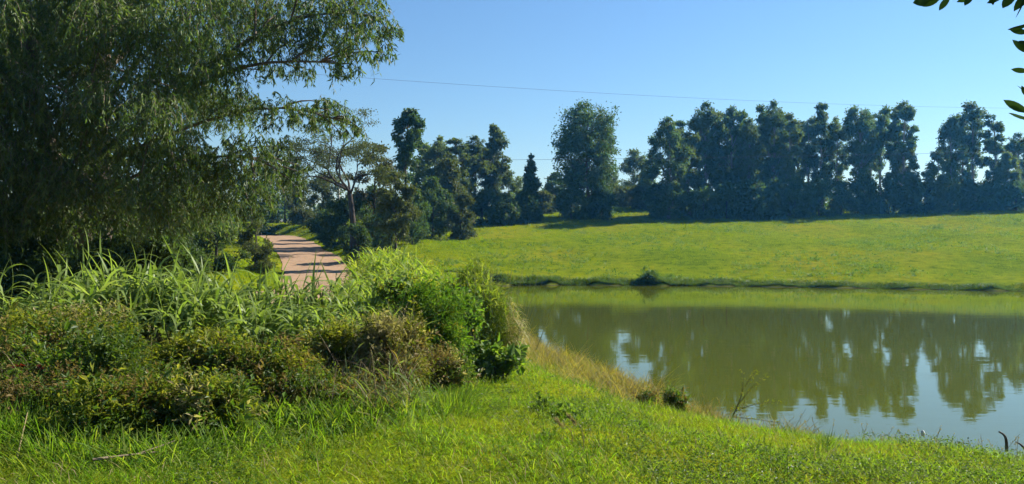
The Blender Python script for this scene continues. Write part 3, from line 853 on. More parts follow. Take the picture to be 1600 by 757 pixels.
# ------------------------------------------------------------------ near shrubs
def shrub(name, label, cat, px, py, rx, ry, Y, mats, n_sprig=900, k=9, L=.045, Wr=.45, sl=.20, seed=0, group=None, up=.6, lobes=18, dz=None, stems='bark_dark', heads=None):
    """a shrub of stems and leafy sprigs; (px, py) is the middle of its mass, rx, ry its half size in photograph pixels"""
    rng = np.random.default_rng(300 + seed)
    c = W(px, py, Y)
    RX, RZ = rx / F * Y, ry / F * Y
    RY = dz or RX * .85
    z0 = float(H(c[0], Y)) - .05
    if group:
        n_sprig = int(n_sprig * 1.4); L *= .80
    root = thing(name, label, cat, (c[0], Y, z0), group)
    cc = np.array([0, 0, c[2] - z0])
    lo = rdir(rng, lobes) * np.array([RX, RY, RZ]) * .84 * rng.uniform(.45, 1.12, (lobes, 1)) + cc
    lr = np.stack([np.full(lobes, RX), np.full(lobes, RY), np.full(lobes, RZ)], -1) * rng.uniform(.17, .40, (lobes, 1))
    lo = np.vstack([lo, cc]); lr = np.vstack([lr, np.array([RX, RY, RZ]) * .55])
    gs = Geo()
    for q in lo:
        a = np.array([rng.normal() * RX * .18, rng.normal() * RY * .18, 0])
        e = q + rng.normal(size=3) * lr[0] * .3
        tube(gs, curve(a, (a + e) / 2 + rng.normal(size=3) * .08, e, 5), np.linspace(.014, .004, 5), 5)
        for _ in range(3):
            e2 = q + rdir(rng, 1)[0] * lr.mean(0) * .9
            tube(gs, curve(e * .6, (e * .6 + e2) / 2, e2, 4), np.linspace(.007, .002, 4), 4)
    link('stem', gs.mesh('stem', M[stems], True), root)
    ix = np.where(rng.random(n_sprig) < .12, len(lo) - 1, rng.integers(0, len(lo) - 1, n_sprig))
    leaf_size = np.exp(rng.normal(size=len(lo)) * .22)[ix] * np.exp(rng.normal(size=n_sprig) * .25)
    lobe_mat = rng.random(len(lo))
    o = rdir(rng, n_sprig)
    p = lo[ix] + o * lr[ix] * (rng.random(n_sprig) ** .4)[:, None]
    p[:, 2] = np.maximum(p[:, 2], .03)
    d = unit(o * .8 + rdir(rng, n_sprig) * .6 + np.array([0, 0, up]))
    ln = rng.uniform(.45, 1.0, n_sprig) * sl * np.where(rng.random(n_sprig) < .12, 1.9, 1)
    per = len(mats)
    cum = np.cumsum([m[1] for m in mats]) / sum(m[1] for m in mats)
    # a bunch of sprigs tends to share its kind of leaf
    mi_s = np.minimum(np.searchsorted(cum, np.where(rng.random(n_sprig) < .6, lobe_mat[ix], rng.random(n_sprig))), per - 1)
    gf = Geo()
    # sprig stalks
    sv = unit(np.cross(d, rng.normal(size=d.shape))) * .0022
    e = p + d * ln[:, None]
    v = np.stack([p + sv, p - sv, e], 1)
    gf.add(v, np.arange(n_sprig * 3).reshape(-1, 3), mi_s)
    for j in range(k):
        s = (j + rng.random(n_sprig)) / k
        P = p + d * (ln * s)[:, None]
        pr = unit(np.cross(d, rdir(rng, n_sprig)))
        D = unit(pr * .8 + d * .55 + np.array([0, 0, -.1]))
        LL = L * leaf_size * rng.uniform(.6, 1.3, n_sprig)
        leaves(gf, P, D, LL, LL * Wr, rng, mi_s, nrm=np.array([0, 0, 1.0]) + rng.normal(size=(n_sprig, 3)) * .7)
    link('foliage', gf.mesh('foliage', [M[m[0]] for m in mats]), root)
    if heads:
        mat, cnt, size = heads
        gh = Geo()
        hp = lo[rng.integers(0, len(lo), cnt)] + unit(rdir(rng, cnt) + np.array([0, -.3, .8])) * lr.mean(0) * 1.02
        ixh = np.repeat(np.arange(cnt), 16)
        P = hp[ixh] + rng.normal(size=(len(ixh), 3)) * size * .6
        leaves(gh, P, rdir(rng, len(ixh)), size * .7, size * .4, rng)
        link('flower_head', gh.mesh('flower_head', M[mat]), root)
    return root

NG = 'shrubs in the tangled bank on the left'
shrub('shrub', 'dark shrub with a few red flowers at the left edge of the bank', 'shrub', 40, 580, 105, 64, 7.7, [('shrub_green', .55), ('shrub_olive', .3), ('shrub_rust', .15)], 1500, L=.05, seed=1, group=NG)
shrub('shrub', 'buff-tipped weedy shrub under the leftmost cane leaves', 'shrub', 90, 520, 120, 30, 8.5, [('shrub_olive', .6), ('shrub_buff', .25), ('shrub_green', .15)], 1300, L=.05, seed=2, group=NG, heads=('shrub_buff', 60, .03))
shrub('shrub', 'small-leaved dark green shrub above the shaded hollow', 'shrub', 180, 600, 105, 66, 7.2, [('shrub_green', .75), ('shrub_olive', .25)], 1900, L=.042, seed=3, group=NG)
shrub('shrub', 'yellow-green weedy shrub below the middle of the cane', 'shrub', 300, 572, 86, 38, 7.8, [('shrub_olive', .75), ('shrub_buff', .1), ('shrub_green', .15)], 1200, L=.06, Wr=.35, seed=4, group=NG)
shrub('shrub', 'russet leaved shrub with dead stems in the middle of the bank', 'shrub', 410, 592, 86, 48, 7.5, [('shrub_rust', .35), ('shrub_olive', .45), ('shrub_green', .2)], 1300, L=.05, seed=5, group=NG)
shrub('shrub', 'olive shrub between the cane and the pale-leaved shrub', 'shrub', 508, 556, 66, 36, 8.3, [('shrub_olive', .6), ('shrub_green', .25), ('shrub_buff', .15)], 1200, L=.055, Wr=.38, seed=6, group=NG)
shrub('shrub', 'pale pinkish-brown leaved shrub right of the russet one', 'shrub', 604, 556, 60, 72, 8.2, [('shrub_buff', .5), ('shrub_rust', .15), ('shrub_olive', .35)], 1500, L=.048, seed=7, group=NG)
shrub('shrub', 'dull spent shrub at the foot of the bright feathery one', 'shrub', 690, 586, 54, 34, 9.0, [('shrub_rust', .3), ('shrub_buff', .25), ('shrub_green', .45)], 800, L=.04, seed=8, group=NG)
shrub('shrub', 'shaded weedy shrub in front of the russet one, at the edge of the grass', 'shrub', 480, 622, 70, 38, 7.1, [('shrub_green', .5), ('shrub_rust', .3), ('shrub_olive', .2)], 800, L=.04, seed=9, group=NG)
shrub('shrub', 'low drooping shrub right of the shaded hollow', 'shrub', 318, 648, 76, 44, 6.15, [('shrub_green', .4), ('shrub_olive', .45), ('shrub_buff', .15)], 1000, L=.055, Wr=.4, seed=10, group=NG)
shrub('shrub', 'shadowed shrub left of the hollow above the lush grass', 'shrub', 62, 640, 84, 50, 6.35, [('shrub_green', .75), ('shrub_rust', .25)], 800, L=.045, seed=11, group=NG)
shrub('shrub', 'dark drooping shrub overhanging the shaded hollow', 'shrub', 190, 655, 88, 46, 5.95, [('shrub_green', .7), ('shrub_olive', .2), ('shrub_rust', .1)], 1000, L=.045, seed=24, group=NG)
shrub('feathery_shrub', 'bright green feathery shrub in the right half of the bank', 'shrub', 682, 512, 52, 58, 9.6, [('feathery', .8), ('shrub_olive', .2)], 1000, k=10, L=.058, Wr=.2, sl=.24, up=.9, seed=12)
shrub('vine', 'large-leaved pale vine sprawling over the top of the bank', 'vine', 640, 462, 56, 20, 11.6, [('vine', .6), ('shrub_olive', .4)], 520, k=6, L=.060, Wr=.75, sl=.22, seed=13)
shrub('vine', 'large-leaved vine hanging in front of the reed mound', 'vine', 728, 500, 26, 30, 11.2, [('vine', .7), ('shrub_rust', .1), ('feathery', .2)], 300, k=6, L=.058, Wr=.75, sl=.18, seed=14)
shrub('broad_leaved_weed', 'broad-leaved weed with big drooping leaves at the right end of the bank', 'plant', 774, 566, 44, 20, 10.2, [('weed', .3), ('vine', .7)], 260, k=5, L=.075, Wr=.75, sl=.2, seed=15)
shrub('broad_leaved_weed', 'leafy weed in the shaded hollow beside the dry stick', 'plant', 160, 690, 46, 32, 6.0, [('weed', .8), ('shrub_green', .2)], 140, k=6, L=.055, Wr=.6, sl=.2, seed=16)
shrub('broad_leaved_weed', 'dark nettle-like weed right of the dry stick', 'plant', 330, 690, 60, 40, 6.0, [('shrub_green', .5), ('weed', .5)], 300, k=7, L=.05, Wr=.5, sl=.2, seed=17)
shrub('bank_bush', 'small round dark bush on the far bank of the pond', 'bush', 1018, 437, 13, 10, 49.4, [('shrub_green', 1)], 500, k=8, L=.14, Wr=.5, sl=.4, seed=18)
shrub('bank_bush', 'dark pointed tuft of weed at the near water edge', 'bush', 1056, 634, 17, 24, 11.6, [('shrub_green', .8), ('shrub_rust', .2)], 500, k=7, L=.04, Wr=.35, sl=.16, seed=19)
shrub('bank_bush', 'dark brown tuft of weed left of the pointed one at the near water edge', 'bush', 1008, 628, 20, 14, 12.0, [('shrub_green', .5), ('shrub_rust', .5)], 300, k=7, L=.04, Wr=.35, sl=.16, seed=20)
shrub('meadow_weed', 'lone dark weed in the meadow towards its right end', 'plant', 1464, 374, 8, 4, 78, [('shrub_green', 1)], 120, k=6, L=.14, Wr=.5, sl=.3, seed=21)
shrub('lawn_weed', 'dark clover-like weed patch behind the dry plumes', 'plant', 885, 664, 30, 12, 7.4, [('weed', .6), ('shrub_green', .4)], 160, k=6, L=.035, Wr=.7, sl=.1, seed=22)
shrub('lawn_weed', 'bluish weed low in the grass left of the dry plumes', 'plant', 842, 645, 14, 22, 7.8, [('shrub_green', .8), ('weed', .2)], 120, k=6, L=.035, Wr=.5, sl=.1, seed=23)

# red flowers as a thing: two open blossoms on the dark shrub
def petal_mesh():
    g = Geo()
    t = np.linspace(0, 1, 5)
    w = .026 * np.array([.2, .8, 1, .75, .05]); z = .008 * np.sin(t * 3)
    v = np.stack([np.c_[t * .04, w / 2, z + .004], np.c_[t * .04, 0 * t, z], np.c_[t * .04, -w / 2, z + .004]], 1)
    i = np.arange(4)[:, None] * 3; j = np.arange(2)[None]
    g.add(v, np.stack([i + j, i + j + 1, i + 3 + j + 1, i + 3 + j], -1).reshape(-1, 4))
    return g.mesh('petal', M['red'], True)
PETAL = petal_mesh()
def blossom(px, py, Y, label, seed):
    rng = np.random.default_rng(seed)
    root = thing('red_blossom', label, 'flower', W(px, py, Y), 'red blossoms on the dark shrub')
    for k in range(9):
        p = link('petal', PETAL, root, rng.normal(size=3) * .012)
        p.rotation_euler = (rng.normal() * .6, -rng.uniform(-.3, .9), k * .7 + rng.normal() * .3)
blossom(30, 574, 7.05, 'red blossom on the dark shrub nearest the left edge', 1)
blossom(62, 577, 7.0, 'middle red blossom on the dark shrub at the left', 2)
blossom(94, 573, 7.0, 'red blossom on the dark shrub farthest from the left edge', 3)

# ------------------------------------------------------------------ cane grass
def cane_leaf_mesh(L, w, e0, e1, seg=7):
    g = Geo()
    ang = np.linspace(e0, e1, seg + 1)
    p = np.zeros((seg + 1, 3))
    for k in range(seg):
        a = (ang[k] + ang[k + 1]) / 2
        p[k + 1] = p[k] + np.array([cos(a), 0, sin(a)]) * L / seg
    t = np.linspace(0, 1, seg + 1)
    ww = w * np.clip(np.minimum(.45 + 2.4 * t, 1.35 * (1 - t) ** .75 + .02), .02, 1)
    nn = np.stack([-np.sin(ang), 0 * ang, np.cos(ang)], -1)
    l = p + np.c_[0 * t, ww / 2, 0 * t] + nn * (ww * .09)[:, None]
    r = p - np.c_[0 * t, ww / 2, 0 * t] + nn * (ww * .09)[:, None]
    v = np.stack([l, p, r], 1)
    i = np.arange(seg)[:, None] * 3; j = np.arange(2)[None]
    g.add(v, np.stack([i + j, i + j + 1, i + 3 + j + 1, i + 3 + j], -1).reshape(-1, 4))
    return g
_rc = np.random.default_rng(41)
CANE = []
for e0, e1, w in ((80, -45, .046), (78, -75, .050), (74, -88, .052), (68, -88, .048), (76, -35, .046), (70, -80, .050), (82, 55, .034), (62, -88, .046)):
    CANE.append(cane_leaf_mesh(1.0, w, radians(e0), radians(e1)))
CANE_ME = [c.mesh('cane_leaf', M['cane'], True) for c in CANE]
CANE_DRY = [CANE[k].mesh('dry_cane_leaf', M['cane_dry'], True) for k in (3, 7)]
gst = Geo()
tube(gst, [(0, 0, 0), (.01, 0, .35), (.0, .01, .7), (-.01, 0, 1)], [.013, .012, .010, .006], 6)
STALK_ME = gst.mesh('cane_stalk', M['stalk'], True)

CANES = [  # pixel x of the plant, pixel y of its crown, distance, what is said of it
 (-12, 420, 9.6, 'cane grass cut by the left edge with long arching leaves'), (22, 452, 9.3, 'cane grass with three pale arching blades near the left edge'),
 (70, 438, 9.9, 'cane grass bending left in front of the dark tree'), (92, 412, 10.2, 'cane grass fan rising left of the tallest cane'),
 (126, 392, 10.0, 'tallest cane grass with a sharp upright spike leaf'), (150, 420, 10.6, 'cane grass just right of the spiked tallest one'),
 (178, 408, 10.1, 'cane grass with two hooped blades against the dark tree'), (204, 402, 10.3, 'cane grass with a thin vertical shoot beside the hooped blades'),
 (228, 410, 10.8, 'cane grass with broad down-folded leaves left of the middle'), (252, 406, 10.2, 'cane grass with hooped top in the middle of the patch'),
 (276, 424, 11.0, 'cane grass behind the middle of the patch with tips only'), (300, 412, 10.4, 'cane grass with bright upright blades right of the middle'),
 (326, 428, 10.7, 'cane grass with hanging leaf ends left of the road'), (352, 430, 10.3, 'cane grass left of the road with a bent over top'),
 (380, 440, 10.9, 'cane grass below the left verge of the road'), (404, 428, 10.4, 'cane grass just left of the road foot'),
 (432, 424, 10.8, 'cane grass at the left foot of the road'), (458, 424, 10.5, 'cane grass in front of the road with upright tips'),
 (482, 428, 10.9, 'cane grass in front of the middle of the road'), (508, 430, 11.2, 'cane grass in front of the right half of the road'),
 (534, 434, 11.5, 'cane grass at the right foot of the road'), (240, 460, 9.5, 'short cane grass in the front row under the middle of the patch'),
 (330, 468, 9.6, 'short front cane grass below the hanging leaf ends'), (430, 480, 9.8, 'short front cane grass with drooping pale leaves'), (165, 452, 9.5, 'short front cane grass under the hooped blades'),
 (118, 462, 9.1, 'front cane grass above the buff-tipped weedy shrub'), (205, 470, 9.0, 'low cane grass right of the buff-tipped weedy shrub'), (282, 478, 9.0, 'low cane grass above the yellow-green weedy shrub'),
 (305, 446, 9.5, 'second-row cane grass under the bright upright blades'), (360, 470, 9.2, 'second-row cane grass below the bent over top'), (392, 484, 9.0, 'lowest cane grass above the russet shrub'),
 (462, 476, 9.4, 'second-row cane grass below the road with hooped leaves'), (498, 474, 9.6, 'second-row cane grass above the olive shrub'), (545, 478, 10.0, 'rightmost front cane grass beside the pale-leaved shrub'),
 (60, 470, 9.0, 'low cane grass at the left among the buff-tipped shrub'), (415, 460, 9.9, 'middle-row cane grass under the left foot of the road'), (262, 440, 9.8, 'middle-row cane grass in the heart of the patch'),
 (572, 452, 11.5, 'cane grass beside the tall bright thicket right of the road'), (216, 430, 9.9, 'middle-row cane grass below the thin vertical shoot'), (345, 448, 9.7, 'middle-row cane grass below the left verge')]
for k, (px, py, Y, lab) in enumerate(CANES):
    p = W(px, py, Y)
    z0 = float(H(p[0], Y)) - .04
    h = max(.35, p[2] - z0 - .12)
    root = thing('cane_grass', lab, 'cane grass', (p[0], Y, z0), 'cane grass plants on the bank')
    ns = 4
    for s in range(ns):
        st = link('stalk', STALK_ME, root)
        off = np.array([_rc.normal() * .07, _rc.normal() * .07, 0]) if s else np.zeros(3)
        hh = h * (1 if s == 0 else _rc.uniform(.7, .95))
        tx, ty = _rc.normal() * .10, _rc.normal() * .10
        st.location = off
        st.rotation_euler = (tx, ty, 0)
        st.scale = (1, 1, hh)
        az = _rc.random() * 6.28
        for j in range(9):
            f = .30 + .68 * (j / 8)
            q = off + np.array([math.sin(ty) * hh * f, -math.sin(tx) * hh * f, hh * f])
            dry = j == 0 and _rc.random() < .5
            lm = CANE_DRY[_rc.integers(2)] if dry else CANE_ME[6 if (j == 8 and _rc.random() < .22) else _rc.integers(8)]
            lf = link('leaf', lm, root, q)
            az += 2.6 + _rc.normal() * .5
            sc = _rc.uniform(.42, .80) * (1.0 if j < 8 else .8)
            lf.rotation_euler = (_rc.normal() * .2, _rc.normal() * .16, az)
            lf.scale = (sc, _rc.uniform(.8, 1.15), sc)

def cane_mass(name, label, spots, mat, seed, L=(.45, .9), w=.032, per=22, cat='cane grass'):
    rng = np.random.default_rng(seed)
    g = Geo()
    for px, py, Y, spread in spots:
        p = W(px, py, Y)
        z0 = float(H(p[0], Y))
        n = per
        x = p[0] + rng.normal(size=n) * spread; y = Y + rng.normal(size=n) * spread
        z = z0 + rng.uniform(.1, 1, n) * max(.2, p[2] - z0 - .25)
        a = rng.random(n) * 2 * pi
        D = unit(np.c_[np.cos(a) * .65, np.sin(a) * .65, rng.uniform(.5, 1.3, n)])
        long_leaves(g, np.c_[x, y, z], D, rng.uniform(*L, n), w, rng, rng.uniform(.35, .95, n), seg=5)
    return tag(link(name, g.mesh(name, M[mat])), label, cat, kind='stuff')
rng = np.random.default_rng(50)
spots = [(x + rng.normal() * 8, np.interp(x, [0, 60, 130, 250, 400, 540], [455, 440, 405, 412, 438, 458]) + rng.uniform(8, 45), rng.uniform(9.3, 11.6), .14) for x in np.linspace(-20, 560, 85)]
cane_mass('cane_undergrowth', 'crowded lower leaves between the cane grass plants', spots, 'cane', 51, w=.036, per=44)
spots = []
for x in np.linspace(550, 690, 40):
    for q in range(2):
        spots.append((x + rng.normal() * 8, np.interp(x, [540, 600, 690], [438, 415, 405]) + rng.uniform(0, 40), rng.uniform(14, 19), .22))
cane_mass('grass_thicket', 'bright tall grass behind the bank right of the road', spots, 'reed', 52, per=26)
spots = [(rng.uniform(556, 655), 0, rng.uniform(24, 34), .35) for _ in range(90)]
spots = [(x, np.interp(x, [556, 590, 625, 655], [400, 378, 384, 408]) + rng.uniform(0, 28), Y, s) for x, _, Y, s in spots]
cane_mass('pale_grass', 'pale yellow-green tall grass mound around the small roadside tree', spots, 'reed', 53, L=(.5, 1.0), per=26, w=.045)

def tangle(name, label, mat, n, seed, w, L, cat, droop):
    rng = np.random.default_rng(seed)
    px = rng.uniform(-30, 560 if mat == 'straw' else 650, n)
    top = np.interp(px, [-30, 100, 200, 400, 500, 600, 700, 740], [505, 505, 525, 540, 530, 490, 480, 520])
    bot = np.interp(px, [-30, 150, 300, 480, 620, 740], [660, 690, 670, 640, 620, 590])
    u = rng.random(n)
    py = top + (bot - top) * u
    Y = 9.1 - 2.3 * u + rng.normal(size=n) * .2
    P = np.c_[(px - 800) / F * Y, Y, CAM_Z + (HZ - py) / F * Y - .1]
    P[:, 2] = np.maximum(P[:, 2], H(P[:, 0], P[:, 1]))
    a = rng.random(n) * 2 * pi
    D = unit(np.c_[np.cos(a) * .6, np.sin(a) * .6 - .25, rng.uniform(.3, 1.2, n)])
    g = Geo()
    long_leaves(g, P, D, rng.uniform(*L, n), w, rng, rng.uniform(*droop, n), seg=3)
    tag(link(name, g.mesh(name, M[mat])), label, cat, kind='stuff')
tangle('tangle_grass', 'green grass blades growing up through the tangled shrubs', 'cane', 3400, 81, .013, (.18, .5), 'grass', (.2, 1.1))
tangle('tangle_straw', 'dead straw blades and stems caught in the tangled shrubs', 'straw', 700, 82, .007, (.15, .5), 'grass', (.0, .8))
tangle('tangle_stems', 'thin dry stems standing among the tangled shrubs', 'dry_stem', 2200, 84, .006, (.2, .65), 'stems', (.0, .45))
tangle('tangle_olive', 'yellowing grass blades in the tangled shrubs', 'bank', 2600, 83, .010, (.15, .4), 'grass', (.2, 1.1))

rng = np.random.default_rng(86)
n = 5200
px = rng.uniform(-20, 700, n)
py = np.interp(px, [-20, 140, 230, 330, 480, 600, 700], [672, 716, 732, 712, 668, 648, 622]) + rng.normal(size=n) * 16
Y = np.interp(py, [600, 650, 700, 757], [8.3, 6.9, 5.85, 5.0])
P = np.c_[(px - 800) / F * Y, Y, np.zeros(n)]
P[:, 2] = H(P[:, 0], P[:, 1])
a = rng.random(n) * 2 * pi
g = Geo()
long_leaves(g, P, unit(np.c_[np.cos(a) * .6, np.sin(a) * .6, rng.uniform(.6, 1.5, n)]), rng.uniform(.12, .42, n), .009, rng, rng.uniform(.1, 1.0, n), seg=3)
tag(link('edge_grass', g.mesh('edge_grass', M['lush'])), 'rough taller grass where the tangled shrubs meet the lawn', 'grass', kind='stuff')
shrub('broad_leaved_weed', 'leafy weed at the edge of the lawn below the russet shrub', 'plant', 452, 676, 40, 18, 6.5, [('weed', .7), ('shrub_green', .3)], 200, k=6, L=.05, Wr=.6, sl=.18, seed=31)
shrub('broad_leaved_weed', 'leafy weed at the edge of the lawn below the pale-leaved shrub', 'plant', 618, 642, 36, 18, 7.4, [('weed', .6), ('shrub_buff', .1), ('shrub_green', .3)], 200, k=6, L=.045, Wr=.6, sl=.18, seed=32)
shrub('broad_leaved_weed', 'leafy weed right behind the tip of the dry stick', 'plant', 268, 704, 34, 16, 5.7, [('weed', .6), ('shrub_olive', .4)], 170, k=6, L=.045, Wr=.6, sl=.16, seed=33)

def reed_mound():
    rng = np.random.default_rng(61)
    Y0 = 14.0
    c = W(744, 455, Y0)
    z0 = float(H(c[0], Y0))
    root = thing('reed_mound', 'domed mound of tall reed grass at the water edge with dry right side', 'reed grass', (c[0], Y0, z0))
    n = 11500
    o = rdir(rng, n); o[:, 2] = np.abs(o[:, 2])
    u = rng.random(n) ** .3 * (.86 + .16 * np.sin(o[:, 0] * 5 + 1) * np.sin(o[:, 1] * 4) + .12 * np.sin(o[:, 2] * 9 + o[:, 0] * 6))
    R = np.array([.72, .9, 1.0])
    top = c[2] + 60 / F * Y0 - z0
    P = o * u[:, None] * np.array([.82, 1.0, top * .90])
    a = rng.random(n) * 2 * pi
    D = unit(np.c_[np.cos(a) * .5 + o[:, 0] * .6, np.sin(a) * .5 + o[:, 1] * .6, rng.uniform(.4, 1.5, n)])
    dry = (P[:, 0] > .52) & (rng.random(n) < .75)
    g1, g2 = Geo(), Geo()
    L = rng.uniform(.20, .46, n)
    long_leaves(g1, P[~dry], D[~dry], L[~dry], .022, rng, rng.uniform(.3, 1.0, (~dry).sum()), seg=3)
    long_leaves(g2, P[dry], D[dry], L[dry], .020, rng, rng.uniform(.5, 1.2, dry.sum()), seg=3)
    link('blade_mass', g1.mesh('blade_mass', M['reed']), root)['kind'] = 'stuff'
    link('dry_blade_mass', g2.mesh('dry_blade_mass', M['reed_dry']), root)['kind'] = 'stuff'
    g3 = Geo()
    for _ in range(60):
        b = np.array([rng.normal() * .3, rng.normal() * .4, 0])
        e = b * 1.5 + np.array([0, 0, top * rng.uniform(.6, .95)])
        tube(g3, curve(b, (b + e) / 2, e, 4), [.007, .006, .005, .003], 4)
    link('stalk', g3.mesh('stalk', M['stalk'], True), root)
reed_mound()

# lush grass tufts
def grass_tuft(px, py, Y, r, h, n, label, seed, mat='lush'):
    rng = np.random.default_rng(seed)
    c = W(px, py, Y); z0 = float(H(c[0], Y))
    root = thing('grass_tuft', label, 'grass tuft', (c[0], Y, z0), 'lush tufts of grass at the foot of the bank')
    q = rng.normal(size=(n, 2)) * r * .5
    P = np.c_[q, H(c[0] + q[:, 0], Y + q[:, 1]) - z0]
    a = rng.random(n) * 2 * pi
    D = unit(np.c_[np.cos(a) * .4 + q[:, 0] * .8 / r, np.sin(a) * .4 + q[:, 1] * .8 / r, np.full(n, 1.1)])
    g = Geo()
    long_leaves(g, P, D, h * rng.uniform(.4, 1.2, n), .007, rng, rng.uniform(.1, 1.0, n), seg=3)
    link('blade_mass', g.mesh('blade_mass', M[mat]), root)['kind'] = 'stuff'
grass_tuft(30, 715, 5.8, .42, .27, 1700, 'lush grass tuft in the bottom left corner', 1)
grass_tuft(110, 735, 5.4, .32, .26, 900, 'lush grass tuft left of the end of the dry stick', 2)
grass_tuft(420, 668, 6.7, .40, .28, 1300, 'lush grass tuft below the russet shrub', 3)
grass_tuft(555, 668, 6.9, .38, .32, 1500, 'brightest lush grass tuft below the pale-leaved shrub', 4)
grass_tuft(700, 645, 7.6, .36, .28, 1200, 'lush grass tuft below the dull spent shrub', 5)
grass_tuft(738, 600, 8.8, .20, .24, 600, 'small lush grass tuft right of the dull spent shrub', 6)
grass_tuft(370, 690, 6.1, .35, .24, 1100, 'lush grass tuft right of the shaded hollow', 7)

# ------------------------------------------------------------------ lawn, bank and meadow grass
def blade_field(name, label, mat, x, y, h, w, seed, droop=(.2, .9), seg=2, up=1.0, cat='grass', far=None):
    rng = np.random.default_rng(seed)
    n = len(x)
    P = np.c_[x, y, H(x, y) - .01]
    a = rng.random(n) * 2 * pi
    D = unit(np.c_[np.cos(a) * .7, np.sin(a) * .7, rng.uniform(.5, 1.3, n) * up])
    g = Geo()
    h = np.broadcast_to(h, (n,)); w = np.broadcast_to(w, (n,)); dr = rng.uniform(*droop, n)
    k = y < (far if far else 1e9)
    if k.any():
        long_leaves(g, P[k], D[k], h[k], w[k], rng, dr[k], seg=seg)
    k = ~k
    if k.any():         # beyond FAR a blade is a single slender triangle
        long_leaves(g, P[k], unit(D[k] - np.array([0, 0, .5]) * dr[k][:, None]), h[k] * .85, w[k] * 1.6, rng, np.zeros(k.sum()), seg=1)
    return tag(link(name, g.mesh(name, M[mat])), label, cat, kind='stuff')

rng = np.random.default_rng(70)
def near_points(n, y0, y1, pw=2.0):
    """points in the near ground, thinning out with distance"""
    u = rng.random(n)
    y = y0 * (y1 / y0) ** u
    x = rng.uniform(-1, 1, n) * (y * .68 + 1.0)
    return x, y
x, y = near_points(280000, 3.4, 24)
sd = shore_dist(x, y)
k = (sd > .15) & ~((x < -y * .30) & (y > 9)) & (road_dist(x, y) > 2.2) & (((x + 2.62) / .42) ** 2 + ((y - 6.05) / .40) ** 2 > 1.1)
x, y, sd = x[k], y[k], sd[k]
pat = np.sin(x * 1.3 + np.sin(y * 1.1)) * np.sin(y * 1.7 + x * .4)
h = (.075 + .03 * pat + .12 * rng.random(len(x)) ** 3) * np.clip(1.15 - y * .012, .8, 1.1)
blade_field('lawn_grass', 'short bright grass covering the near bank', 'lawn', x, y, h, np.clip(.0022 + .00050 * y, .0042, .012) * 1.08, 71, up=1.15, far=6.6)

x, y = near_points(7000, 3.4, 16)
k = (shore_dist(x, y) > .2) & ~((x < -y * .30) & (y > 9))
x, y = x[k], y[k]
blade_field('dry_grass', 'scattered dry straw blades in the near grass', 'straw', x, y, rng.uniform(.08, .24, len(x)), .005, 76, droop=(.0, .9))

cx, cy = near_points(420, 3.8, 15)
k = (shore_dist(cx, cy) > .4) & (cx > -cy * .35)
cx, cy = cx[k], cy[k]; m = 34
sz = np.repeat(rng.uniform(.5, 1.3, len(cx)), m)
x = np.repeat(cx, m) + rng.normal(size=len(cx) * m) * .055 * sz; y = np.repeat(cy, m) + rng.normal(size=len(cx) * m) * .055 * sz
blade_field('lawn_tufts', 'taller darker tufts standing up in the near grass', 'lush', x, y, rng.uniform(.12, .24, len(x)) * sz, .006, 77, droop=(.15, .8), seg=3, up=1.3)

# broad small weeds in the lawn
x, y = near_points(8500, 3.6, 16)
kk = (shore_dist(x, y) > .8) & ((np.sin(x * 1.1 + 2) * np.sin(y * .9 + x * .3)) > -.2) & (x > -y * .45)
x, y = x[kk], y[kk]
m = 9
P = np.c_[np.repeat(x, m), np.repeat(y, m), np.repeat(H(x, y), m)]
n = len(P)
P += rng.normal(size=(n, 3)) * np.array([.035, .035, 0]) + np.c_[np.zeros(n), np.zeros(n), rng.uniform(.02, .11, n)]
a = rng.random(n) * 2 * pi
g = Geo()
leaves(g, P, unit(np.c_[np.cos(a), np.sin(a), rng.uniform(-.1, .7, n)]), rng.uniform(.018, .038, n), rng.uniform(.010, .019, n), rng, mi=np.repeat((rng.random(n // m) < .35).astype(int), m), nrm=np.array([0, 0, 1.0]) + rng.normal(size=(n, 3)) * .4)
tag(link('lawn_weeds', g.mesh('lawn_weeds', [M['weed'], M['shrub_green']])), 'small broad-leaved weeds scattered through the near grass', 'weeds', kind='stuff')

# longer half-dry grass along the near shore
nb = 46000
t = rng.random(nb) * 15
i0 = np.floor(t).astype(int)
A, B = SHORE[i0 + 1], SHORE[i0 + 2]
q = A + (B - A) * (t - i0)[:, None]
e = unit(B - A); nrm = np.stack([e[:, 1], -e[:, 0]], -1)
tst = q + nrm * .3
nrm = np.where((shore_dist(tst[:, 0], tst[:, 1]) > 0)[:, None], nrm, -nrm)
wide = np.interp(t, [0, 3, 6, 8, 10, 15], [1.0, 1.2, 1.5, 1.2, .6, .5])
off = np.abs(rng.normal(size=nb)) * .68 * wide - .05
q = q + nrm * off[:, None]
hh = rng.uniform(.16, .56, nb) * np.interp(t, [0, 6, 8.5, 10, 15], [1.5, 1.35, .95, .55, .5]) * (1 + .6 * np.sin(q[:, 0] * 3.1) * np.sin(q[:, 1] * 2.3))
blade_field('bank_grass', 'longer half-dry grass along the near edge of the pond', 'bank', q[:, 0], q[:, 1], hh, .0065, 72, droop=(.2, 1.1), seg=2)

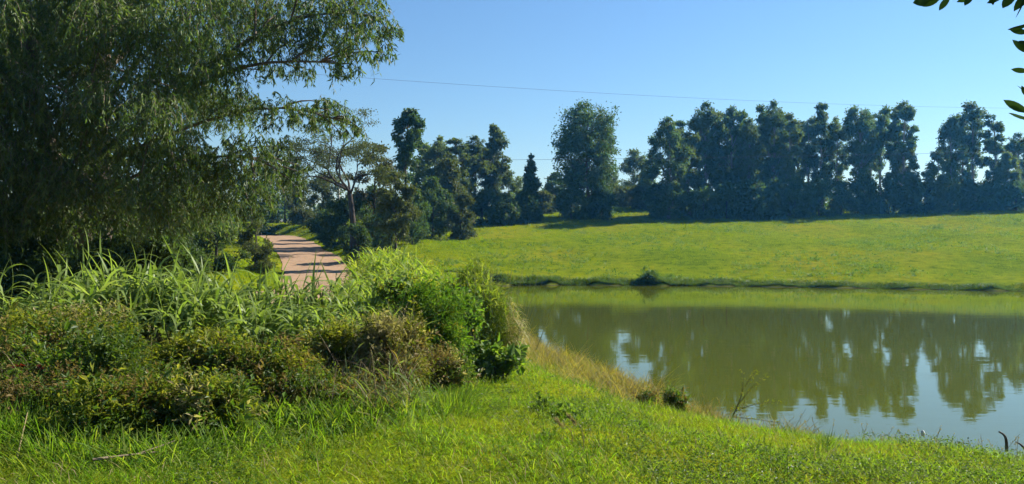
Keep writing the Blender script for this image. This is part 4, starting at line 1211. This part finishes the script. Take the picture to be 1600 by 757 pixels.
nt = 260
t = rng.uniform(.2, 9.4, nt); i0 = np.floor(t).astype(int)
q = SHORE[i0 + 1] + (SHORE[i0 + 2] - SHORE[i0 + 1]) * (t - i0)[:, None]
e = unit(SHORE[i0 + 2] - SHORE[i0 + 1]); nrm = np.stack([e[:, 1], -e[:, 0]], -1)
tst = q + nrm * .3
nrm = np.where((shore_dist(tst[:, 0], tst[:, 1]) > 0)[:, None], nrm, -nrm)
q = q + nrm * (np.abs(rng.normal(size=nt)) * np.interp(t, [0, 4, 7, 9.4], [.9, .9, .7, .3]))[:, None]
m = 46
sz = np.repeat(rng.uniform(.55, 1.25, nt) * np.interp(t, [0, 5, 8, 9.4], [1.1, 1.1, .75, .5]), m)
x = np.repeat(q[:, 0], m) + rng.normal(size=nt * m) * .11 * sz; y = np.repeat(q[:, 1], m) + rng.normal(size=nt * m) * .11 * sz
blade_field('bank_tufts', 'bushy half-dry tufts standing along the near edge of the pond', 'bank', x, y, rng.uniform(.22, .46, nt * m) * sz, .009, 78, droop=(.1, 1.0), seg=3, up=1.4)

# thin seeding stems over the bank edge
ns = 170
t = rng.uniform(6, 14.9, ns); i0 = np.floor(t).astype(int)
q = SHORE[i0 + 1] + (SHORE[i0 + 2] - SHORE[i0 + 1]) * (t - i0)[:, None]
q = q + rng.normal(size=(ns, 2)) * .18 + np.array([-.15, -.15])
g = Geo()
for (xx, yy) in q:
    b = np.array([xx, yy, float(H(xx, yy))])
    e = b + np.array([rng.normal() * .16, rng.normal() * .16, rng.uniform(.12, .5)])
    tube(g, curve(b, (b + e) / 2, e, 4), [.003, .003, .0025, .002], 3)
    n = 7
    leaves(g, e - (e - b) * rng.random((n, 1)) * .3, unit(rdir(rng, n) * .6 + np.array([0, 0, .8])), .035, .008, rng)
tag(link('seeding_grass', g.mesh('seeding_grass', M['straw'])), 'thin seeding grass stems along the near water edge', 'grass', kind='stuff')

# meadow beyond the pond
n = 150000
y = 47 * (118 / 47) ** rng.random(n)
x = rng.uniform(-.22, .74, n) * y + rng.normal(size=n)
k = (shore_dist(x, y) > .3) & (road_dist(x, y) > 2.3)
x, y = x[k], y[k]
cl = np.sin(x * .9 + np.sin(y * .6)) * np.sin(y * .8 + x * .2)
blade_field('meadow_grass', 'grazed grass of the meadow rising beyond the pond', 'meadow', x, y, (.10 + .07 * (cl > .3) + .16 * rng.random(len(x)) ** 5) * (y / 55), .022 * (y / 55), 73, droop=(.2, 1.0), far=1)

n = 2600
y = 48 * (108 / 48) ** rng.random(n); x = rng.uniform(-.15, .74, n) * y
k = (shore_dist(x, y) > .6) & (road_dist(x, y) > 3) & (np.sin(x * .31 + 1) * np.sin(y * .23 + x * .07) + rng.normal(size=n) * .5 > .2)
x, y = x[k], y[k]; m = 14
rs = np.repeat(rng.uniform(.10, .32, len(x)), m)
xx = np.repeat(x, m) + rng.normal(size=len(x) * m) * rs; yy = np.repeat(y, m) + rng.normal(size=len(x) * m) * rs
g = Geo()
leaves(g, np.c_[xx, yy, H(xx, yy) + rng.random(len(xx)) * rs * .8], unit(rdir(rng, len(xx)) + np.array([0, 0, .6])), rng.uniform(.12, .24, len(xx)), rng.uniform(.06, .12, len(xx)), rng)
tag(link('meadow_weeds', g.mesh('meadow_weeds', M['shrub_green'])), 'darker weedy patches scattered over the meadow', 'weeds', kind='stuff')

# taller dark growth along the far waterline
n = 34000
x = rng.uniform(-4, 34, n)
yl = np.interp(x, [-4, -2, 2, 8, 14, 20, 28, 33, 38], [46, 48.2, 49.4, 49, 48.2, 46.6, 44, 42.6, 40])
y = yl + .02 + np.abs(rng.normal(size=n)) * .36
amp = np.clip(.72 + .35 * np.sin(x * 1.1) * np.sin(x * .37 + 1), .45, 1) * np.interp(x, [0, 12, 20, 34], [1.5, 1.3, .8, .45])
blade_field('far_bank_growth', 'low dark growth along the far waterline', 'shrub_green', x, y, rng.uniform(.12, .38, n) * amp, .06, 74, droop=(.2, .8), far=1)

# verge grass beside the road and under the trees on the left
n = 60000
y = 14 * (100 / 14) ** rng.random(n)
x = rng.uniform(-.62, -.03, n) * y
d = road_dist(x, y)
k = (d > 2.15) & (shore_dist(x, y) > .3)
x, y, d = x[k], y[k], d[k]
hv = (.16 + .28 * rng.random(len(x)) ** 2) * np.where(d < 3.2, .7, 1.1)
blade_field('verge_grass', 'rough grass on the verges of the dirt road', 'meadow', x, y, hv, .012 + .0006 * y, 75, seg=2, far=25)

# ------------------------------------------------------------------ small single things
def stick():
    g = Geo()
    Y = 5.25
    pts = [(145, 744, 5.02), (185, 735, 5.1), (215, 726, 5.18), (245, 719, 5.25), (262, 718, 5.27)]
    P = [W(*p) for p in pts]
    P = [np.array([p[0], p[1], max(p[2], float(H(p[0], p[1])) + .07)]) for p in P]
    tube(g, smooth_path(P, 9), np.linspace(.010, .004, 9), 7)
    tube(g, smooth_path([P[2], P[3] + np.array([0, 0, .03]), P[3] + np.array([.08, .1, .05])], 5), np.linspace(.007, .003, 5), 5)
    tag(link('dry_stick', g.mesh('dry_stick', M['wood_dry'], True)), 'pale dry stick lying across the grass in front of the hollow', 'stick')
stick()

def dead_cane():
    g = Geo()
    for a, b, c in (((18, 755, 5.0), (30, 700, 5.3), (43, 645, 5.6)), ((0, 742, 5.0), (12, 736, 5.0), (22, 733, 5.1))):
        P = [W(*a), W(*b), W(*c)]
        tube(g, smooth_path(P, 6), np.linspace(.008, .003, 6), 5)
    tag(link('dead_grass_stem', g.mesh('dead_grass_stem', M['straw'], True)), 'dead straw stem leaning in the bottom left grass', 'stem')
dead_cane()

def arched_twig():
    g = Geo()
    P = [W(*p) for p in ((152, 602, 6.6), (165, 620, 6.5), (185, 630, 6.5), (207, 632, 6.6))]
    tube(g, smooth_path(P, 8), np.linspace(.009, .003, 8), 5)
    for x in (170, 178, 187, 195):
        b = W(x, 628, 6.55)
        tube(g, [b, b + np.array([.01, 0, -.06]), b + np.array([.03, 0, -.15])], [.004, .003, .002], 4)
    tag(link('dry_twig', g.mesh('dry_twig', M['wood_dry'], True)), 'arched dry twig hanging over the dark hollow', 'twig')
arched_twig()

def dead_branch():
    b = W(1572, 700, 9.75)
    root = thing('dead_branch', 'dark dead branch standing crooked at the water edge on the right', 'branch', (b[0], b[1], 0))
    g = Geo()
    P = np.array([W(1573, 706, 9.75), W(1573, 690, 9.75), W(1571, 680, 9.72), W(1566, 677, 9.7), (W(1561, 675, 9.68))])
    tube(g, smooth_path(P, 9) - np.array([b[0], b[1], 0]), [.02, .02, .019, .018, .017, .016, .014, .012, .010], 7)
    link('stem', g.mesh('stem', M['wood_dead'], True), root)
    g = Geo()
    P = np.array([W(1602, 703, 9.8), W(1596, 694, 9.8), W(1588, 691, 9.75)])
    tube(g, smooth_path(P, 5) - np.array([b[0], b[1], 0]), [.016, .014, .012, .009, .006], 6)
    link('side_stem', g.mesh('side_stem', M['wood_dead'], True), root)
dead_branch()

def sapling():
    rng = np.random.default_rng(3)
    Y = 11.9
    b = W(1140, 660, Y); b[2] = float(H(b[0], Y))
    root = thing('sapling', 'thin leafy sapling leaning over the water from the near bank', 'sapling', b)
    gs, gl = Geo(), Geo()
    paths = [[(1140, 660), (1155, 632), (1163, 605), (1160, 582)], [(1157, 628), (1175, 604), (1196, 588)], [(1150, 642), (1175, 632), (1215, 628)], [(1163, 605), (1172, 592), (1180, 582)], [(1146, 652), (1180, 655), (1225, 662)]]
    for k, p in enumerate(paths):
        q = smooth_path([W(x, y, Y + .05 * k) for x, y in p], 8) - b
        tube(gs, q, np.linspace(.012 if k == 0 else .007, .003, 8), 5)
        n = 46
        i = rng.integers(2, 8, n)
        leaves(gl, q[i] + rng.normal(size=(n, 3)) * .02, unit(rdir(rng, n) + np.array([.2, 0, .1])), rng.uniform(.03, .06, n), .016, rng)
    link('stem', gs.mesh('stem', M['wood_dead'], True), root)
    link('foliage', gl.mesh('foliage', M['shrub_olive']), root)
sapling()

def plume(px, ytop, ybase, Y, bend, label, seed):
    rng = np.random.default_rng(seed)
    b = W(px + bend, ybase, Y); b[2] = float(H(b[0], Y))
    e = W(px, ytop, Y)
    root = thing('dry_plume_grass', label, 'grass stalk', b, 'dry plumes in the near grass')
    g = Geo()
    P = curve(np.zeros(3), np.array([.02, 0, (e - b)[2] * .6]), e - b, 7)
    tube(g, P, np.linspace(.004, .002, 7), 5)
    link('stalk', g.mesh('stalk', M['straw'], True), root)
    g = Geo()
    n = 90
    s = rng.random(n)
    d = unit(np.array([-.45, 0, .5]))
    leaves(g, P[-1] + d * (s * .10)[:, None] - np.array([0, 0, .03]) + rng.normal(size=(n, 3)) * .006, unit(d + rdir(rng, n) * .5), .04, .006, rng)
    link('plume', g.mesh('plume', M['straw']), root)
plume(903, 660, 735, 6.0, 8, 'dry grass stalk with bent buff plume in the near grass', 1)
plume(882, 664, 705, 6.3, 12, 'shorter dry grass plume left of the bent one', 2)

# white plastic scrap at the water edge
g = Geo()
c = W(1442, 678, 10.1)
u = rdir(np.random.default_rng(8), 10) * np.array([.03, .02, .035])
tube(g, [(0, 0, -.03), (.004, 0, 0), (-.002, .003, .03), (0, 0, .045)], [.022, .026, .02, .006], 7)
tag(link('plastic_scrap', g.mesh('plastic_scrap', M['concrete'], True), None, c), 'tiny white scrap caught in the grass at the water edge', 'litter')

# ------------------------------------------------------------------ glossy branch hanging in at the upper right
def ovate_leaf(seed):
    rng = np.random.default_rng(seed)
    g = Geo()
    t = np.linspace(0, 1, 7)
    w = .30 * np.array([.06, .55, .88, 1.0, .92, .6, .02])
    z = -.16 * t ** 2 + .03 * np.sin(t * 5 + seed)
    l = np.c_[t, w / 2, z + w * .16]; c = np.c_[t, 0 * t, z]; r = np.c_[t, -w / 2, z + w * .16]
    v = np.stack([l, c, r], 1)
    i = np.arange(6)[:, None] * 3; j = np.arange(2)[None]
    g.add(v, np.stack([i + j, i + j + 1, i + 3 + j + 1, i + 3 + j], -1).reshape(-1, 4))
    return g.mesh('glossy_leaf', M['glossy'], True)
OV = [ovate_leaf(k) for k in range(3)]
def overhang():
    rng = np.random.default_rng(12)
    b = np.array([2.75, 2.9, float(H(2.75, 2.9)) - .05])
    root = thing('glossy_leaved_tree', 'glossy dark-leaved branch hanging in at the upper right corner', 'tree branch', b)
    g = Geo()
    tp = smooth_path([b, b + np.array([-.05, 0, 1.2]), W(1880, 120, 2.9), W(1860, -100, 2.9), W(1840, -300, 2.9)], 10)
    tube(g, tp - b + np.c_[np.sin(np.arange(10) * .9) * .05, np.cos(np.arange(10) * .7) * .05, np.zeros(10)], [.13, .10, .09, .082, .075, .068, .06, .05, .04, .028], 9)
    top = tp[-1] - b
    cl = top + rdir(rng, 16) * np.array([1.0, .8, .55]) + np.array([.35, -.3, .55])
    for q in cl:
        tube(g, curve(top * .86, (top * .9 + q) / 2, q, 5), np.linspace(.024, .006, 5), 5)
    link('trunk', g.mesh('trunk', M['bark'], True), root)
    gl = Geo()
    ix = np.repeat(np.arange(16), 90)
    leaves(gl, cl[ix] + rng.normal(size=(len(ix), 3)) * .22, rdir(rng, len(ix)), rng.uniform(.07, .11, len(ix)), .035, rng)
    link('crown', gl.mesh('crown', M['glossy']), root)
    twigs = [[(1868, -60, 2.9), (1740, -60, 2.75), (1600, -26, 2.65), (1500, -14, 2.6), (1438, -4, 2.6)],
             [(1874, 60, 2.9), (1740, 30, 2.8), (1650, 60, 2.75), (1612, 110, 2.7), (1606, 150, 2.7)],
             [(1878, 150, 2.9), (1720, 170, 2.7), (1640, 182, 2.6), (1604, 178, 2.55)],
             [(1740, -60, 2.75), (1660, -20, 2.7), (1618, 40, 2.65), (1604, 60, 2.65)]]
    for tw in twigs:
        g = Geo()
        tube(g, smooth_path([W(*p) for p in tw], 9) - b, np.linspace(.012, .003, 9), 6)
        link('branch', g.mesh('branch', M['bark'], True), root)
    # px, py of the leaf base, pointing angle in the picture (deg, 0 = right, 90 = up), length px, distance
    spec = [(1456, -2, 200, 34, 2.6), (1470, -6, 215, 30, 2.6), (1484, -8, 240, 26, 2.6), (1500, -12, 195, 36, 2.6), (1520, -12, 235, 30, 2.6), (1536, -14, 200, 34, 2.62),
            (1552, -16, 250, 28, 2.62), (1572, -18, 220, 40, 2.62), (1588, -18, 235, 40, 2.63), (1600, -20, 265, 44, 2.63), (1612, -22, 240, 44, 2.63), (1440, 2, 150, 22, 2.6),
            (1608, 36, 200, 26, 2.65), (1606, 52, 170, 24, 2.65), (1612, 66, 190, 28, 2.65), (1610, 84, 140, 30, 2.7), (1612, 96, 190, 26, 2.7), (1608, 112, 170, 22, 2.7), (1606, 140, 175, 20, 2.7),
            (1608, 176, 150, 36, 2.55), (1612, 184, 182, 46, 2.55), (1606, 152, 120, 18, 2.7), (1640, 182, 240, 40, 2.6), (1650, 60, 250, 40, 2.75), (1660, 50, 60, 40, 2.75),
            (1690, 176, 80, 40, 2.65), (1700, 172, 250, 40, 2.65), (1740, -60, 240, 40, 2.75), (1700, -50, 280, 40, 2.7), (1650, -36, 250, 44, 2.7)]
    for k, (x, y, a, L, Y) in enumerate(spec):
        p = W(x, y, Y) - b
        lo = link('leaf', OV[k % 3], root, p)
        s = L / F * Y * 1.12
        lo.scale = (s, s * rng.uniform(.95, 1.25), s)
        lo.rotation_euler = (rng.uniform(.5, 1.3) * (1 if k % 2 else -1), -radians(a), rng.normal() * .3)
overhang()

# ------------------------------------------------------------------ poles and wires
def pole(px, ytop, Y, r, mat, label, arm=True):
    X = (px - 800) / F * Y
    z0 = float(H(X, Y)) - .3
    top = CAM_Z + (HZ - ytop) / F * Y
    root = thing('utility_pole', label, 'utility pole', (X, Y, z0), 'utility poles')
    g = Geo()
    tube(g, [(0, 0, 0), (0, 0, (top - z0) * .5), (0, 0, top - z0)], [r * 1.2, r, r * .8], 10)
    link('post', g.mesh('post', M[mat], True), root)
    if arm:
        g = Geo()
        h = top - z0 - .35
        tube(g, [(-.55, -.16, h), (0, -.16, h), (.55, -.16, h)], [.05, .05, .05], 4)
        link('crossarm', g.mesh('crossarm', M['pole_wood']), root)
        for xx in (-.48, .48):
            g = Geo()
            tube(g, [(xx, -.16, h + .04), (xx, -.16, h + .12), (xx, -.16, h + .2)], [.03, .05, .02], 6)
            link('insulator', g.mesh('insulator', M['concrete'], True), root)
    return top
pole(856, 276, 112, .16, 'pole_wood', 'thin dark utility pole in the gap left of the great dark tree')
pole(529, 290, 100, .19, 'concrete', 'pale concrete pole beyond the road bend', arm=False)

def wire(p, q, sag, r, label):
    s = np.linspace(0, 1, 40)[:, None]
    pts = p + (q - p) * s - np.array([0, 0, 1.0]) * sag * 4 * s * (1 - s)
    g = Geo()
    tube(g, pts, np.full(40, r), 4)
    tag(link('power_line', g.mesh('power_line', M['rubber'], True)), label, 'wire', 'overhead wires')
wire(W(380, 108, 29), W(1660, 170, 46), .35, .0045, 'long wire crossing the sky above all the trees')
wire(W(560, 251, 86), W(1720, 233, 88), .3, .014, 'lower wire passing in front of the tree line')

# ------------------------------------------------------------------ haze
def haze():
    x0, x1, y0, y1, z0, z1 = -470, 470, -80, 480, -3.0, 27.0
    v = [(x, y, z) for z in (z0, z1) for y in (y0, y1) for x in (x0, x1)]
    f = [(0, 2, 3, 1), (4, 5, 7, 6), (0, 1, 5, 4), (2, 6, 7, 3), (0, 4, 6, 2), (1, 3, 7, 5)]
    me = bpy.data.meshes.new('haze')
    me.from_pydata(v, [], f)
    m = bpy.data.materials.new('haze_air')
    m.use_nodes = True
    nt = m.node_tree
    nt.nodes.clear()
    pv = nt.nodes.new('ShaderNodeVolumePrincipled')
    pv.inputs['Color'].default_value = (.09, .46, 1.0, 1)
    pv.inputs['Absorption Color'].default_value = (1, 1, 1, 1)
    pv.inputs['Density'].default_value = .00037
    pv.inputs['Anisotropy'].default_value = .45
    out = nt.nodes.new('ShaderNodeOutputMaterial')
    nt.links.new(pv.outputs[0], out.inputs['Volume'])
    me.materials.append(m)
    tag(link('haze', me), kind='stuff')
haze()

tri = sum(len(m.loops) - 2 * len(m.polygons) for m in bpy.data.meshes if m.users)
print('about', tri, 'triangles', len(scene.objects), 'objects')
